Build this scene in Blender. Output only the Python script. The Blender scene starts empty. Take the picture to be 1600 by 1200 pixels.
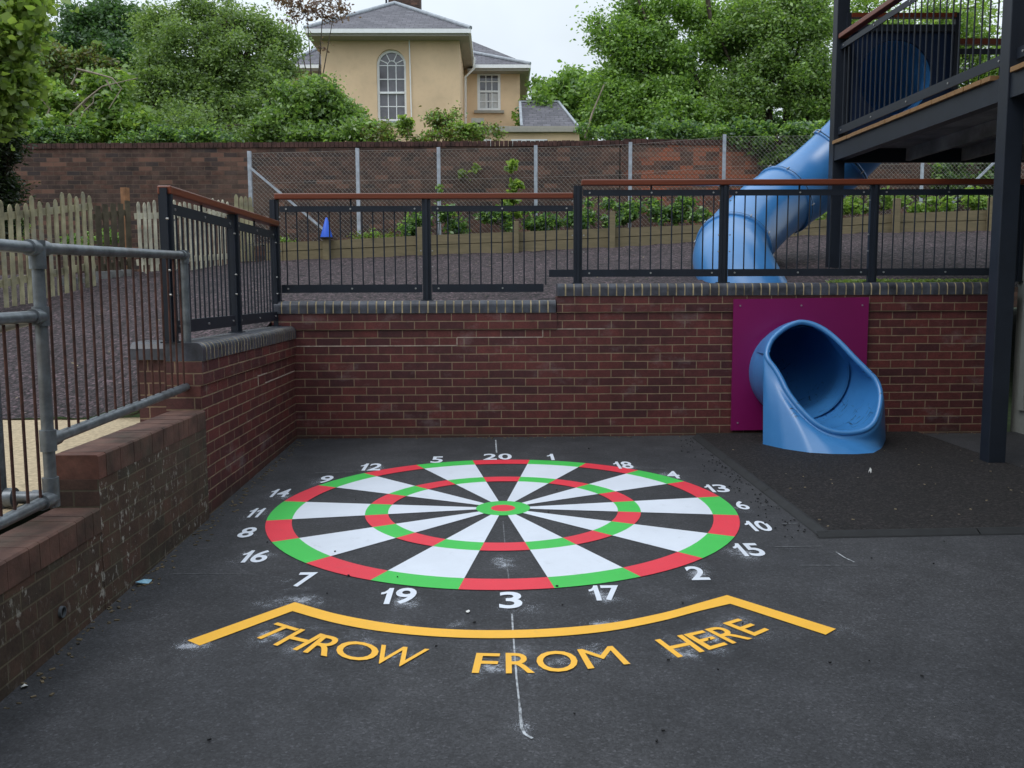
import bpy, bmesh, math, random
import numpy as np
from math import sin, cos, tan, pi, radians, sqrt, atan2, hypot
from mathutils import Vector, Matrix
random.seed(7); RNG = np.random.default_rng(11)
sc = bpy.context.scene
COL = sc.collection

# ---------------------------------------------------------------- camera
FPX, PITCH, YAW, ROLL = 1385.0, 0.1039, 0.0139, -0.0040
EYE = Vector((0, 0, 1.5094))
_F = Vector((sin(YAW)*cos(PITCH), cos(YAW)*cos(PITCH), -sin(PITCH)))
_R = Vector((cos(YAW), -sin(YAW), 0)); _U = _R.cross(_F)
CR = cos(ROLL)*_R + sin(ROLL)*_U
CU = -sin(ROLL)*_R + cos(ROLL)*_U
cam_data = bpy.data.cameras.new('camera'); cam = bpy.data.objects.new('camera', cam_data); COL.objects.link(cam)
m = Matrix.Identity(4)
for i in range(3):
    m[i][0] = CR[i]; m[i][1] = CU[i]; m[i][2] = -_F[i]; m[i][3] = EYE[i]
cam.matrix_world = m
cam_data.sensor_width = 36; cam_data.lens = FPX/1600*36; cam_data.clip_end = 2000; cam_data.clip_start = 0.05
sc.camera = cam

GX, GY = 0.0023, 0.0208                      # the yard falls gently towards the camera
def gz(x, y): return GX*x + GY*y
def ray(px, py): return _F + CR*((px-800)/FPX) - CU*((py-600)/FPX)
def at(px, py, Y):
    d = ray(px, py); return EYE + d*(Y/d.y)
def G(px, py):
    d = ray(px, py); t = -EYE.z/(d.z-GX*d.x-GY*d.y); return EYE + d*t
def plane_hit(px, py, p0, n):
    d = ray(px, py); return EYE + d*((p0-EYE).dot(n)/d.dot(n))

# ---------------------------------------------------------------- objects
def setp(o, label=None, cat=None, group=None, kind=None):
    if label: o['label'] = label
    if cat: o['category'] = cat
    if group: o['group'] = group
    if kind: o['kind'] = kind
    return o
def empty(name, loc, label, cat, group=None):
    o = bpy.data.objects.new(name, None); COL.objects.link(o); o.location = loc
    o.empty_display_size = 0.1
    return setp(o, label, cat, group)
def link(name, me, parent=None):
    o = bpy.data.objects.new(name, me); COL.objects.link(o)
    if parent is not None:
        o.parent = parent
        # mesh data is written in world coordinates
        top = parent; off = Vector((0, 0, 0))
        while top is not None:
            off += top.location; top = top.parent
        o.location = -off
    return o
class MB:
    def __init__(s): s.v = []; s.f = []; s.mi = []; s.sm = []
    def add(s, vs, fs, mi=0, smooth=False):
        b = len(s.v); s.v += [tuple(v) for v in vs]
        for f in fs:
            s.f.append(tuple(b+i for i in f)); s.mi.append(mi); s.sm.append(smooth)
    def box(s, x0, x1, y0, y1, z0, z1, mi=0):
        vs = [(x, y, z) for z in (z0, z1) for y in (y0, y1) for x in (x0, x1)]
        s.add(vs, [(0,2,3,1),(4,5,7,6),(0,1,5,4),(2,6,7,3),(0,4,6,2),(1,3,7,5)], mi)
    def obox(s, c, ax, ay, az, hx, hy, hz, mi=0):
        c = Vector(c); vs = [c+ax*(sx*hx)+ay*(sy*hy)+az*(sz*hz) for sz in (-1,1) for sy in (-1,1) for sx in (-1,1)]
        s.add(vs, [(0,2,3,1),(4,5,7,6),(0,1,5,4),(2,6,7,3),(0,4,6,2),(1,3,7,5)], mi)
    def beam(s, a, b, w, h, up=(0,0,1), mi=0):
        a = Vector(a); b = Vector(b); d = (b-a); L = d.length; d.normalize()
        side = d.cross(Vector(up)).normalized(); u = side.cross(d).normalized()
        s.obox((a+b)/2, d, side, u, L/2, w/2, h/2, mi)
    def tube(s, pts, r, n=8, mi=0, cap=True, smooth=True, closed=False):
        pts = [Vector(p) for p in pts]; N = len(pts)
        rs = r if hasattr(r, '__len__') else [r]*N
        t0 = (pts[1]-pts[0]).normalized()
        u = t0.orthogonal().normalized(); rings = []
        for i, p in enumerate(pts):
            if i == 0: t = t0
            elif i == N-1: t = (pts[-1]-pts[-2]).normalized()
            else: t = (pts[i+1]-pts[i-1]).normalized()
            u = (u-t*u.dot(t)).normalized(); w = t.cross(u)
            rings.append([p+(u*cos(2*pi*k/n)+w*sin(2*pi*k/n))*rs[i] for k in range(n)])
        vs = [v for r_ in rings for v in r_]; fs = []
        for i in range(N-1):
            for k in range(n):
                fs.append((i*n+k, i*n+(k+1) % n, (i+1)*n+(k+1) % n, (i+1)*n+k))
        s.add(vs, fs, mi, smooth)
        if cap:
            s.add(rings[0][::-1], [tuple(range(n))], mi); s.add(rings[-1], [tuple(range(n))], mi)
        return rings
    def loft(s, rings, closed=True, mi=0, smooth=True):
        n = len(rings[0]); vs = [v for r in rings for v in r]; fs = []
        for i in range(len(rings)-1):
            for k in range(n if closed else n-1):
                fs.append((i*n+k, i*n+(k+1) % n, (i+1)*n+(k+1) % n, (i+1)*n+k))
        s.add(vs, fs, mi, smooth)
    def prism(s, poly, z0, z1, mi=0):          # poly in XY, extruded in z
        n = len(poly); vs = [(x, y, z0) for x, y in poly]+[(x, y, z1) for x, y in poly]
        s.add(vs, [tuple(range(n))[::-1], tuple(range(n, 2*n))]+[(i, (i+1) % n, n+(i+1) % n, n+i) for i in range(n)], mi)
    def build(s, name, mats, parent=None, recalc=True, bevel=0):
        me = bpy.data.meshes.new(name); me.from_pydata(s.v, [], s.f)
        if not isinstance(mats, (list, tuple)): mats = [mats]
        for m_ in mats: me.materials.append(m_)
        me.polygons.foreach_set('material_index', s.mi); me.polygons.foreach_set('use_smooth', s.sm)
        if recalc:
            bm = bmesh.new(); bm.from_mesh(me); bmesh.ops.recalc_face_normals(bm, faces=bm.faces); bm.to_mesh(me); bm.free()
        me.update()
        o = link(name, me, parent)
        if bevel:
            b = o.modifiers.new('bevel', 'BEVEL'); b.width = bevel; b.segments = 2; b.limit_method = 'ANGLE'
        return o
def holed(outer, holes, name, mat, parent, thick_vec, inner_sides=True):
    """flat plate with holes: outer/holes lists of 3D points in one plane, extruded by thick_vec"""
    bm = bmesh.new(); loops = []
    for L in [outer]+holes:
        vs = [bm.verts.new(p) for p in L]; loops.append(vs)
        for i in range(len(vs)): bm.edges.new((vs[i], vs[(i+1) % len(vs)]))
    bmesh.ops.triangle_fill(bm, use_beauty=True, use_dissolve=False, edges=bm.edges[:])
    r = bmesh.ops.extrude_face_region(bm, geom=bm.faces[:])
    bmesh.ops.translate(bm, verts=[g for g in r['geom'] if isinstance(g, bmesh.types.BMVert)], vec=Vector(thick_vec))
    bmesh.ops.recalc_face_normals(bm, faces=bm.faces)
    me = bpy.data.meshes.new(name); bm.to_mesh(me); bm.free(); me.materials.append(mat)
    return link(name, me, parent)
def dup_child(src, parent, delta, name=None):
    c = src.copy(); COL.objects.link(c); c.parent = parent
    c.location = src.location+Vector(delta)
    return c

# ---------------------------------------------------------------- materials
def newmat(name):
    m_ = bpy.data.materials.new(name); m_.use_nodes = True; nt = m_.node_tree
    b = nt.nodes['Principled BSDF']; return m_, nt, b
def N(nt, t, **kw):
    n = nt.nodes.new(t)
    for k, v in kw.items():
        if k.startswith('_'): setattr(n, k[1:], v)
        else:
            n.inputs[k.replace('__', ' ')].default_value = v
    return n
def ramp(nt, fac, stops, interp='LINEAR'):
    r = nt.nodes.new('ShaderNodeValToRGB'); r.color_ramp.interpolation = interp
    e = r.color_ramp.elements
    while len(e) < len(stops): e.new(0.5)
    for i, (p, c) in enumerate(stops):
        e[i].position = p; e[i].color = (c[0], c[1], c[2], 1) if hasattr(c, '__len__') else (c, c, c, 1)
    nt.links.new(fac, r.inputs[0]); return r.outputs[0]
def mix(nt, fac, a, b, mode='MIX'):
    n = nt.nodes.new('ShaderNodeMix'); n.data_type = 'RGBA'; n.blend_type = mode
    for s_, v in ((0, fac), (6, a), (7, b)):
        if hasattr(v, 'is_output'): nt.links.new(v, n.inputs[s_])
        elif s_ == 0: n.inputs[0].default_value = v
        else: n.inputs[s_].default_value = (v[0], v[1], v[2], 1)
    return n.outputs[2]
def math_(nt, op, a, b=0.0, c=None):
    n = nt.nodes.new('ShaderNodeMath'); n.operation = op
    for i, v in enumerate((a, b) if c is None else (a, b, c)):
        if hasattr(v, 'is_output'): nt.links.new(v, n.inputs[i])
        else: n.inputs[i].default_value = v
    return n.outputs[0]
def coords(nt, kind='Object', scale=None, loc=None, rot=None):
    t = nt.nodes.new('ShaderNodeTexCoord'); o = t.outputs[kind]
    if scale or loc or rot:
        mp = nt.nodes.new('ShaderNodeMapping'); nt.links.new(o, mp.inputs[0])
        if scale: mp.inputs['Scale'].default_value = scale
        if loc: mp.inputs['Location'].default_value = loc
        if rot: mp.inputs['Rotation'].default_value = rot
        o = mp.outputs[0]
    return o
def noise(nt, vec, scale, detail=4, rough=0.55, dist=0.0):
    n = nt.nodes.new('ShaderNodeTexNoise'); nt.links.new(vec, n.inputs['Vector'])
    n.inputs['Scale'].default_value = scale; n.inputs['Detail'].default_value = detail
    n.inputs['Roughness'].default_value = rough; n.inputs['Distortion'].default_value = dist
    return n.outputs['Fac']
def voro(nt, vec, scale, out='Distance', feat='F1'):
    n = nt.nodes.new('ShaderNodeTexVoronoi'); n.feature = feat; nt.links.new(vec, n.inputs['Vector'])
    n.inputs['Scale'].default_value = scale; return n.outputs[out]
def bump(nt, b, height, strength=0.3, dist=0.01, normal=None):
    n = nt.nodes.new('ShaderNodeBump'); n.inputs['Strength'].default_value = strength; n.inputs['Distance'].default_value = dist
    nt.links.new(height, n.inputs['Height'])
    if normal: nt.links.new(normal, n.inputs['Normal'])
    nt.links.new(n.outputs[0], b.inputs['Normal']); return n.outputs[0]
def setc(nt, b, c):
    if hasattr(c, 'is_output'): nt.links.new(c, b.inputs['Base Color'])
    else: b.inputs['Base Color'].default_value = (c[0], c[1], c[2], 1)

def brick_mat(name, axis, u0, z0, c1, c2, mortar, msize=0.0095, dark=(0.5, 0.5, 0.5), stain=0.5, wet=None,
              rough=0.75, vary=1.0, wlen=0.225, hlen=0.075, pale=0.0, patch=None, bstr=0.6, odd=None, bloom=0.0):
    m_, nt, b = newmat(name)
    co = coords(nt); sep = nt.nodes.new('ShaderNodeSeparateXYZ'); nt.links.new(co, sep.inputs[0])
    cmb = nt.nodes.new('ShaderNodeCombineXYZ')
    u = sep.outputs[0] if axis == 'x' else sep.outputs[1]
    wob = noise(nt, co, 3.0, 2)
    wob = math_(nt, 'MULTIPLY', math_(nt, 'SUBTRACT', wob, 0.5), 0.006)
    nt.links.new(math_(nt, 'ADD', u, -u0+100*wlen), cmb.inputs[0])
    nt.links.new(math_(nt, 'ADD', math_(nt, 'ADD', sep.outputs[2], -z0+100*hlen), wob), cmb.inputs[1])
    br = nt.nodes.new('ShaderNodeTexBrick'); nt.links.new(cmb.outputs[0], br.inputs['Vector'])
    br.offset = 0.5; br.squash = 1
    br.inputs['Scale'].default_value = 1; br.inputs['Brick Width'].default_value = wlen
    br.inputs['Row Height'].default_value = hlen; br.inputs['Mortar Size'].default_value = msize/2
    br.inputs['Mortar Smooth'].default_value = 0.25; br.inputs['Bias'].default_value = 0
    br.inputs['Color1'].default_value = (*c1, 1); br.inputs['Color2'].default_value = (*c2, 1)
    br.inputs['Mortar'].default_value = (0, 0, 0, 1)
    n1 = noise(nt, co, 1.3, 5, 0.6); n2 = noise(nt, co, 9, 5, 0.65); n3 = noise(nt, co, 70, 3, 0.6)
    bc = mix(nt, math_(nt, 'MULTIPLY', ramp(nt, n1, [(0.35, 0), (0.7, 1)]), stain), br.outputs['Color'],
             mix(nt, 1.0, br.outputs['Color'], dark, 'MULTIPLY'))
    bc = mix(nt, vary*0.6, bc, mix(nt, 1.0, bc, ramp(nt, n2, [(0.25, 0.45), (0.5, 1.0), (0.8, 1.7)]), 'MULTIPLY'))
    bc = mix(nt, 0.35, bc, mix(nt, 1.0, bc, ramp(nt, n3, [(0.3, 0.5), (0.7, 1.5)]), 'MULTIPLY'))
    if patch:
        pc, pcol, prad = patch
        v = nt.nodes.new('ShaderNodeVectorMath'); v.operation = 'SUBTRACT'; nt.links.new(co, v.inputs[0]); v.inputs[1].default_value = pc
        v2 = nt.nodes.new('ShaderNodeVectorMath'); v2.operation = 'MULTIPLY'; nt.links.new(v.outputs[0], v2.inputs[0]); v2.inputs[1].default_value = [1/r for r in prad]
        v3 = nt.nodes.new('ShaderNodeVectorMath'); v3.operation = 'LENGTH'; nt.links.new(v2.outputs[0], v3.inputs[0])
        fac = math_(nt, 'SUBTRACT', 1.5, math_(nt, 'ADD', v3.outputs['Value'], n2))
        fac = ramp(nt, fac, [(0.0, 0), (0.25, 1)])
        rowr = nt.nodes.new('ShaderNodeTexWhiteNoise'); rowr.noise_dimensions = '3D'
        sn = nt.nodes.new('ShaderNodeVectorMath'); sn.operation = 'SNAP'; nt.links.new(cmb.outputs[0], sn.inputs[0]); sn.inputs[1].default_value = (wlen, hlen, 1)
        nt.links.new(sn.outputs[0], rowr.inputs['Vector'])
        fac = math_(nt, 'MULTIPLY', fac, ramp(nt, rowr.outputs['Value'], [(0.25, 0.1), (0.55, 1)]))
        bc = mix(nt, fac, bc, pcol)
    if odd:
        rw_ = nt.nodes.new('ShaderNodeTexWhiteNoise'); sx_ = nt.nodes.new('ShaderNodeSeparateXYZ'); nt.links.new(cmb.outputs[0], sx_.inputs[0]); row = math_(nt, 'FLOOR', math_(nt, 'DIVIDE', sx_.outputs[1], hlen))
        off = math_(nt, 'MULTIPLY', math_(nt, 'SUBTRACT', 1.0, math_(nt, 'MODULO', row, 2.0)), wlen*0.5)
        cid = math_(nt, 'FLOOR', math_(nt, 'DIVIDE', math_(nt, 'ADD', sx_.outputs[0], off), wlen)); s2 = nt.nodes.new('ShaderNodeCombineXYZ'); nt.links.new(cid, s2.inputs[0]); nt.links.new(row, s2.inputs[1])
        nt.links.new(s2.outputs[0], rw_.inputs['Vector'])
        bc = mix(nt, ramp(nt, rw_.outputs['Value'], [(0.90, 0), (0.91, 0.65)]), bc, odd[0])
        bc = mix(nt, ramp(nt, rw_.outputs['Value'], [(0.10, 0.6), (0.11, 0)]), bc, odd[1])
        nb = noise(nt, co, 0.8, 6, 0.7); bc = mix(nt, ramp(nt, nb, [(0.5, 0), (0.68, 0.6)]), bc, (0.16, 0.105, 0.08))
    mort = mix(nt, ramp(nt, n2, [(0.3, 0), (0.75, 1)]), [c*0.6 for c in mortar], [min(1, c*1.25) for c in mortar])
    col = mix(nt, br.outputs['Fac'], bc, mort)
    if bloom:                                        # white salts and scuffs on a few bricks
        nb2 = noise(nt, coords(nt, scale=(1, 1, 1.6)), 2.6, 7, 0.72); col = mix(nt, ramp(nt, nb2, [(0.56, 0), (0.76, bloom)]), col, (0.30, 0.26, 0.26))
        sepz = sep.outputs[2]; foot_tone = ramp(nt, math_(nt, 'ADD', sepz, math_(nt, 'MULTIPLY', noise(nt, co, 2.0, 4), 0.3)), [(0.28, 0.55), (0.42, 0)])
        col = mix(nt, foot_tone, col, (0.035, 0.035, 0.022))  # darker olive tone towards the foot of the wall
    if pale:                                         # lime bloom and paint spots
        n4 = noise(nt, coords(nt, scale=(1, 1, 0.62)), 27, 5, 0.7, 0.2)
        spots = ramp(nt, n4, [(0.575, 0), (0.62, 1)])
        area = ramp(nt, noise(nt, co, 2.2, 3), [(0.42, 0.1), (0.56, 1)])
        col = mix(nt, math_(nt, 'MULTIPLY', math_(nt, 'MULTIPLY', spots, area), pale), col, (0.42, 0.40, 0.36))
        n5 = noise(nt, co, 5, 4); col = mix(nt, math_(nt, 'MULTIPLY', ramp(nt, n5, [(0.5, 0), (0.8, 1)]), 0.55), col, (0.07, 0.075, 0.045))
    setc(nt, b, col); b.inputs['Roughness'].default_value = rough
    h = math_(nt, 'ADD', math_(nt, 'MULTIPLY', br.outputs['Fac'], -1.0), math_(nt, 'MULTIPLY', n3, 0.35))
    bump(nt, b, h, bstr, 0.006)
    return m_
def simple(name, c, rough=0.5, metal=0.0, var=0.15, scale=12, bstr=0.0, bscale=60, spec=0.5, grime=None):
    m_, nt, b = newmat(name); co = coords(nt)
    n1 = noise(nt, co, scale, 5, 0.6)
    col = mix(nt, 1.0, c, ramp(nt, n1, [(0.25, 1-var*1.6), (0.75, 1+var)]), 'MULTIPLY')
    if grime:
        g = noise(nt, co, 2.2, 6, 0.65); col = mix(nt, ramp(nt, g, [(0.5, 0), (0.75, grime[1])]), col, grime[0])
    setc(nt, b, col); b.inputs['Roughness'].default_value = rough; b.inputs['Metallic'].default_value = metal
    b.inputs['Specular IOR Level'].default_value = spec
    if bstr: bump(nt, b, noise(nt, co, bscale, 4), bstr, 0.004)
    return m_
def leafmat(name, ca, cb, cc=None, trans=0.35):
    m_, nt, b = newmat(name); nt.nodes.remove(b)
    geo = nt.nodes.new('ShaderNodeNewGeometry'); co = coords(nt)
    n1 = noise(nt, co, 0.9, 3)
    f = math_(nt, 'ADD', math_(nt, 'MULTIPLY', geo.outputs['Random Per Island'], 0.55), math_(nt, 'MULTIPLY', n1, 0.45))
    st = [(0.2, ca), (0.65, cb)] + ([(0.93, cb), (0.97, cc)] if cc else [])
    col = ramp(nt, f, st)
    d = nt.nodes.new('ShaderNodeBsdfDiffuse'); t = nt.nodes.new('ShaderNodeBsdfTranslucent'); g = nt.nodes.new('ShaderNodeBsdfGlossy')
    nt.links.new(col, d.inputs[0]); tc = mix(nt, 1.0, col, (1.35, 1.35, 0.75), 'MULTIPLY'); nt.links.new(tc, t.inputs[0])
    g.inputs['Roughness'].default_value = 0.38
    a = nt.nodes.new('ShaderNodeMixShader'); a.inputs[0].default_value = trans+0.12
    nt.links.new(d.outputs[0], a.inputs[1]); nt.links.new(t.outputs[0], a.inputs[2])
    a2 = nt.nodes.new('ShaderNodeMixShader'); a2.inputs[0].default_value = 0.06
    nt.links.new(a.outputs[0], a2.inputs[1]); nt.links.new(g.outputs[0], a2.inputs[2])
    nt.links.new(a2.outputs[0], nt.nodes['Material Output'].inputs[0]); return m_

M = {}
M['brick_x'] = brick_mat('brick_retaining_x', 'x', 0.013, 1.3175, (0.132, 0.029, 0.026), (0.064, 0.016, 0.019), (0.25, 0.175, 0.11), stain=0.6, msize=0.0095, bloom=0.35, rough=0.55)
M['brick_y'] = brick_mat('brick_retaining_y', 'y', 0.05, 1.3175, (0.138, 0.031, 0.028), (0.072, 0.019, 0.022), (0.27, 0.19, 0.12), stain=0.5, bloom=0.5, rough=0.55)
M['brick_old'] = brick_mat('brick_weathered', 'y', 0.08, 0.555, (0.098, 0.048, 0.033), (0.058, 0.038, 0.028), (0.12, 0.095, 0.06), stain=0.8, rough=0.9, pale=0.75, dark=(0.55, 0.6, 0.5))
M['brick_old_x'] = brick_mat('brick_weathered_x', 'x', 0.0, 0.555, (0.085, 0.042, 0.030), (0.048, 0.032, 0.026), (0.085, 0.068, 0.045), stain=0.8, rough=0.9)
M['brick_garden'] = brick_mat('brick_garden_wall', 'x', 0.0, 4.0, (0.118, 0.058, 0.042), (0.052, 0.034, 0.030), (0.125, 0.085, 0.062), msize=0.011, stain=0.8, rough=0.95, vary=1.4, wlen=0.22, hlen=0.0745, dark=(0.55, 0.6, 0.65), odd=((0.20, 0.10, 0.07), (0.035, 0.03, 0.032)),
                          patch=((3.35, 15.3, 3.35), (0.30, 0.085, 0.042), (1.25, 3, 0.8)))
M['brick_cap'] = simple('garden_wall_cap_brick', (0.075, 0.034, 0.028), 0.9, var=0.6, scale=7, bstr=0.4)
M['old_cap'] = simple('old_wall_cap_brick', (0.115, 0.056, 0.042), 0.85, var=0.5, scale=5, bstr=0.5, grime=((0.06, 0.06, 0.04), 0.7))
M['old_cap_red'] = simple('old_wall_broken_brick', (0.135, 0.056, 0.040), 0.85, var=0.3, scale=14, bstr=0.5)
M['coping'] = simple('coping_engineering_brick', (0.062, 0.068, 0.088), 0.42, var=0.5, scale=9, bstr=0.25, bscale=40, grime=((0.05, 0.035, 0.035), 0.6))
M['coping_mortar'] = simple('coping_mortar', (0.40, 0.32, 0.19), 0.9, var=0.5, scale=6, bstr=0.5)
M['repair'] = simple('pale_repair_mortar', (0.42, 0.34, 0.28), 0.9, var=0.3, scale=20)
M['steel'] = simple('anthracite_steel', (0.015, 0.020, 0.031), 0.45, var=0.15, scale=5, spec=0.35)
M['galv'] = simple('galvanised_steel', (0.17, 0.19, 0.21), 0.40, metal=0.5, var=0.35, scale=14, bstr=0.15, grime=((0.16, 0.10, 0.07), 0.35))
M['galvpost'] = simple('galvanised_post', (0.42, 0.46, 0.52), 0.5, metal=0.2, var=0.25, scale=10)
M['wire'] = simple('fence_wire', (0.36, 0.34, 0.31), 0.6, metal=0.1, var=0.2)
M['rust'] = simple('rusted_bar', (0.065, 0.024, 0.017), 0.85, var=0.5, scale=18, bstr=0.5, grime=((0.05, 0.03, 0.03), 0.7))
M['bolt'] = simple('bolt_steel', (0.38, 0.38, 0.38), 0.4, metal=0.6, var=0.05)
M['purple'] = simple('magenta_panel', (0.20, 0.008, 0.095), 0.35, var=0.06, scale=2, spec=0.4)
M['house_wall'] = simple('ochre_render', (0.77, 0.565, 0.365), 0.95, var=0.13, scale=1.1, bstr=0.2, grime=((0.50, 0.35, 0.22), 0.5))
M['white'] = simple('white_paint_wood', (0.85, 0.86, 0.87), 0.5, var=0.05)
M['soffit'] = simple('soffit_board', (0.34, 0.32, 0.28), 0.8, var=0.1)
M['glass'] = simple('window_glass', (0.10, 0.095, 0.11), 0.12, var=0.3, scale=3, spec=0.9)
M['curtain'] = simple('net_curtain', (0.55, 0.55, 0.55), 0.8, var=0.15, scale=9)
M['lead'] = simple('lead_flashing', (0.36, 0.39, 0.43), 0.6, var=0.2, scale=6)
M['bark'] = simple('bark', (0.075, 0.058, 0.042), 0.95, var=0.5, scale=14, bstr=0.6)
M['paletwig'] = simple('dead_twig', (0.30, 0.25, 0.19), 0.9, var=0.3, scale=14)
M['slate'] = brick_mat('roof_slate', 'x', 0, 0, (0.125, 0.12, 0.14), (0.075, 0.072, 0.088), (0.055, 0.05, 0.06), msize=0.02, stain=0.6, rough=0.7, wlen=0.3, hlen=0.10, vary=1.0, bstr=0.25, dark=(1.5, 1.5, 1.5))
M['picket'] = simple('weathered_picket', (0.33, 0.30, 0.185), 0.9, var=0.5, scale=3.2, bstr=0.3, grime=((0.30, 0.30, 0.28), 0.9))
M['picket_pale'] = simple('pale_picket', (0.52, 0.49, 0.38), 0.9, var=0.4, scale=5, bstr=0.3)
M['picket_dark'] = simple('dark_picket', (0.085, 0.070, 0.045), 0.9, var=0.4, scale=5, bstr=0.3)
M['orangewood'] = simple('new_timber_post', (0.27, 0.13, 0.06), 0.8, var=0.3, scale=9)
M['concrete'] = simple('concrete_kerb', (0.22, 0.22, 0.22), 0.9, var=0.2)
M['render_grey'] = simple('pale_grey_panel', (0.26, 0.27, 0.25), 0.8, var=0.1)
M['cone'] = simple('blue_plastic', (0.01, 0.10, 0.62), 0.4, var=0.05)
M['black'] = simple('black_rubber', (0.012, 0.012, 0.014), 0.8)
M['navy'] = simple('navy_plastic', (0.006, 0.018, 0.055), 0.5, var=0.1, spec=0.25)

def timber(name, ca, cb, sc_=(1, 1, 1), rough=0.5, g=0.3):
    m_, nt, b = newmat(name); co = coords(nt, scale=sc_)
    n1 = noise(nt, co, 14, 5, 0.6, 0.6); n2 = noise(nt, co, 3, 3)
    setc(nt, b, mix(nt, n2, mix(nt, ramp(nt, n1, [(0.3, 0), (0.7, 1)]), ca, cb), [x*0.7 for x in ca]))
    b.inputs['Roughness'].default_value = rough; bump(nt, b, n1, g, 0.004); return m_
M['handrail'] = timber('oiled_hardwood_rail', (0.21, 0.048, 0.018), (0.12, 0.026, 0.012), (0.15, 1.2, 4), 0.35)
M['handrail_y'] = timber('oiled_hardwood_rail_y', (0.21, 0.048, 0.018), (0.12, 0.026, 0.012), (1.2, 0.15, 4), 0.35)
M['decking'] = timber('decking_edge', (0.33, 0.18, 0.07), (0.20, 0.11, 0.05), (1, 0.3, 2), 0.7)
M['sleeper'] = timber('timber_sleeper', (0.27, 0.215, 0.125), (0.115, 0.105, 0.060), (0.25, 1, 2), 0.9)

def asphalt():
    m_, nt, b = newmat('asphalt'); co = coords(nt)
    n0 = noise(nt, co, 0.55, 4, 0.6); n1 = noise(nt, co, 3.5, 6, 0.7); v = voro(nt, co, 120, 'Color'); n2 = noise(nt, co, 190, 2, 0.7)
    sv = nt.nodes.new('ShaderNodeSeparateColor'); nt.links.new(v, sv.inputs[0])
    base = ramp(nt, n0, [(0.3, (0.027, 0.028, 0.033)), (0.7, (0.053, 0.053, 0.058))])
    base = mix(nt, 1.0, base, ramp(nt, n1, [(0.25, 0.62), (0.55, 1.0), (0.8, 1.4)]), 'MULTIPLY')
    base = mix(nt, 1.0, base, ramp(nt, sv.outputs[0], [(0.0, 0.68), (0.6, 1.0), (0.93, 1.22), (1.0, 1.8)]), 'MULTIPLY')
    base = mix(nt, 1.0, base, ramp(nt, n2, [(0.3, 0.75), (0.7, 1.22)]), 'MULTIPLY')
    v2 = voro(nt, co, 5.5); base = mix(nt, ramp(nt, v2, [(0.012, 0.9), (0.03, 0)]), base, (0.010, 0.010, 0.011))
    v3 = voro(nt, coords(nt, loc=(3.3, 1.7, 0)), 9.5); base = mix(nt, ramp(nt, v3, [(0.010, 0.8), (0.02, 0)]), base, (0.30, 0.29, 0.25))
    setc(nt, b, base); b.inputs['Roughness'].default_value = 0.75; b.inputs['Specular IOR Level'].default_value = 0.35
    h = math_(nt, 'ADD', math_(nt, 'MULTIPLY', sv.outputs[1], 0.6), n2); bump(nt, b, h, 0.35, 0.003); return m_
M['asphalt'] = asphalt()
def mulch(name, a, b_, s=55):
    m_, nt, b = newmat(name); co = coords(nt, scale=(1, 1, 1)); wv = noise(nt, co, 14, 2)
    v = voro(nt, co, s, 'Color'); sv = nt.nodes.new('ShaderNodeSeparateColor'); nt.links.new(v, sv.inputs[0])
    d = voro(nt, co, s); n0 = noise(nt, co, 1.2, 4); n2 = noise(nt, co, s*2.2, 3, 0.7)
    base = ramp(nt, sv.outputs[0], [(0.0, [x*0.25 for x in a]), (0.35, a), (0.8, b_), (1.0, [x*1.7 for x in b_])])
    base = mix(nt, 1.0, base, ramp(nt, d, [(0.2, 1.15), (0.75, 0.35)]), 'MULTIPLY')
    base = mix(nt, 1.0, base, ramp(nt, n0, [(0.3, 0.75), (0.7, 1.2)]), 'MULTIPLY')
    base = mix(nt, 1.0, base, ramp(nt, n2, [(0.3, 0.7), (0.7, 1.3)]), 'MULTIPLY')
    v3 = voro(nt, coords(nt, loc=(1.3, 5.7, 0.2)), 4.2); base = mix(nt, ramp(nt, v3, [(0.022, 0.9), (0.04, 0)]), base, (0.34, 0.27, 0.19))
    setc(nt, b, base); b.inputs['Roughness'].default_value = 0.85
    h = math_(nt, 'SUBTRACT', math_(nt, 'ADD', sv.outputs[1], n2), d); bump(nt, b, h, 1.0, 0.018); return m_
M['mulch'] = mulch('rubber_mulch', (0.052, 0.034, 0.039), (0.112, 0.074, 0.084), 38)
M['mulch_dark'] = mulch('rubber_mulch_pad', (0.014, 0.011, 0.012), (0.030, 0.023, 0.024), 60)
M['sand'] = simple('sandy_gravel', (0.46, 0.36, 0.23), 0.95, var=0.3, scale=40, bstr=0.6, bscale=90, grime=((0.30, 0.23, 0.15), 0.5))
M['soil'] = simple('garden_soil', (0.07, 0.055, 0.035), 1.0, var=0.5, scale=3, bstr=0.6, grime=((0.05, 0.075, 0.025), 0.9))
M['grass'] = simple('rough_grass', (0.05, 0.085, 0.022), 1.0, var=0.5, scale=2, bstr=0.5)

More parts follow.
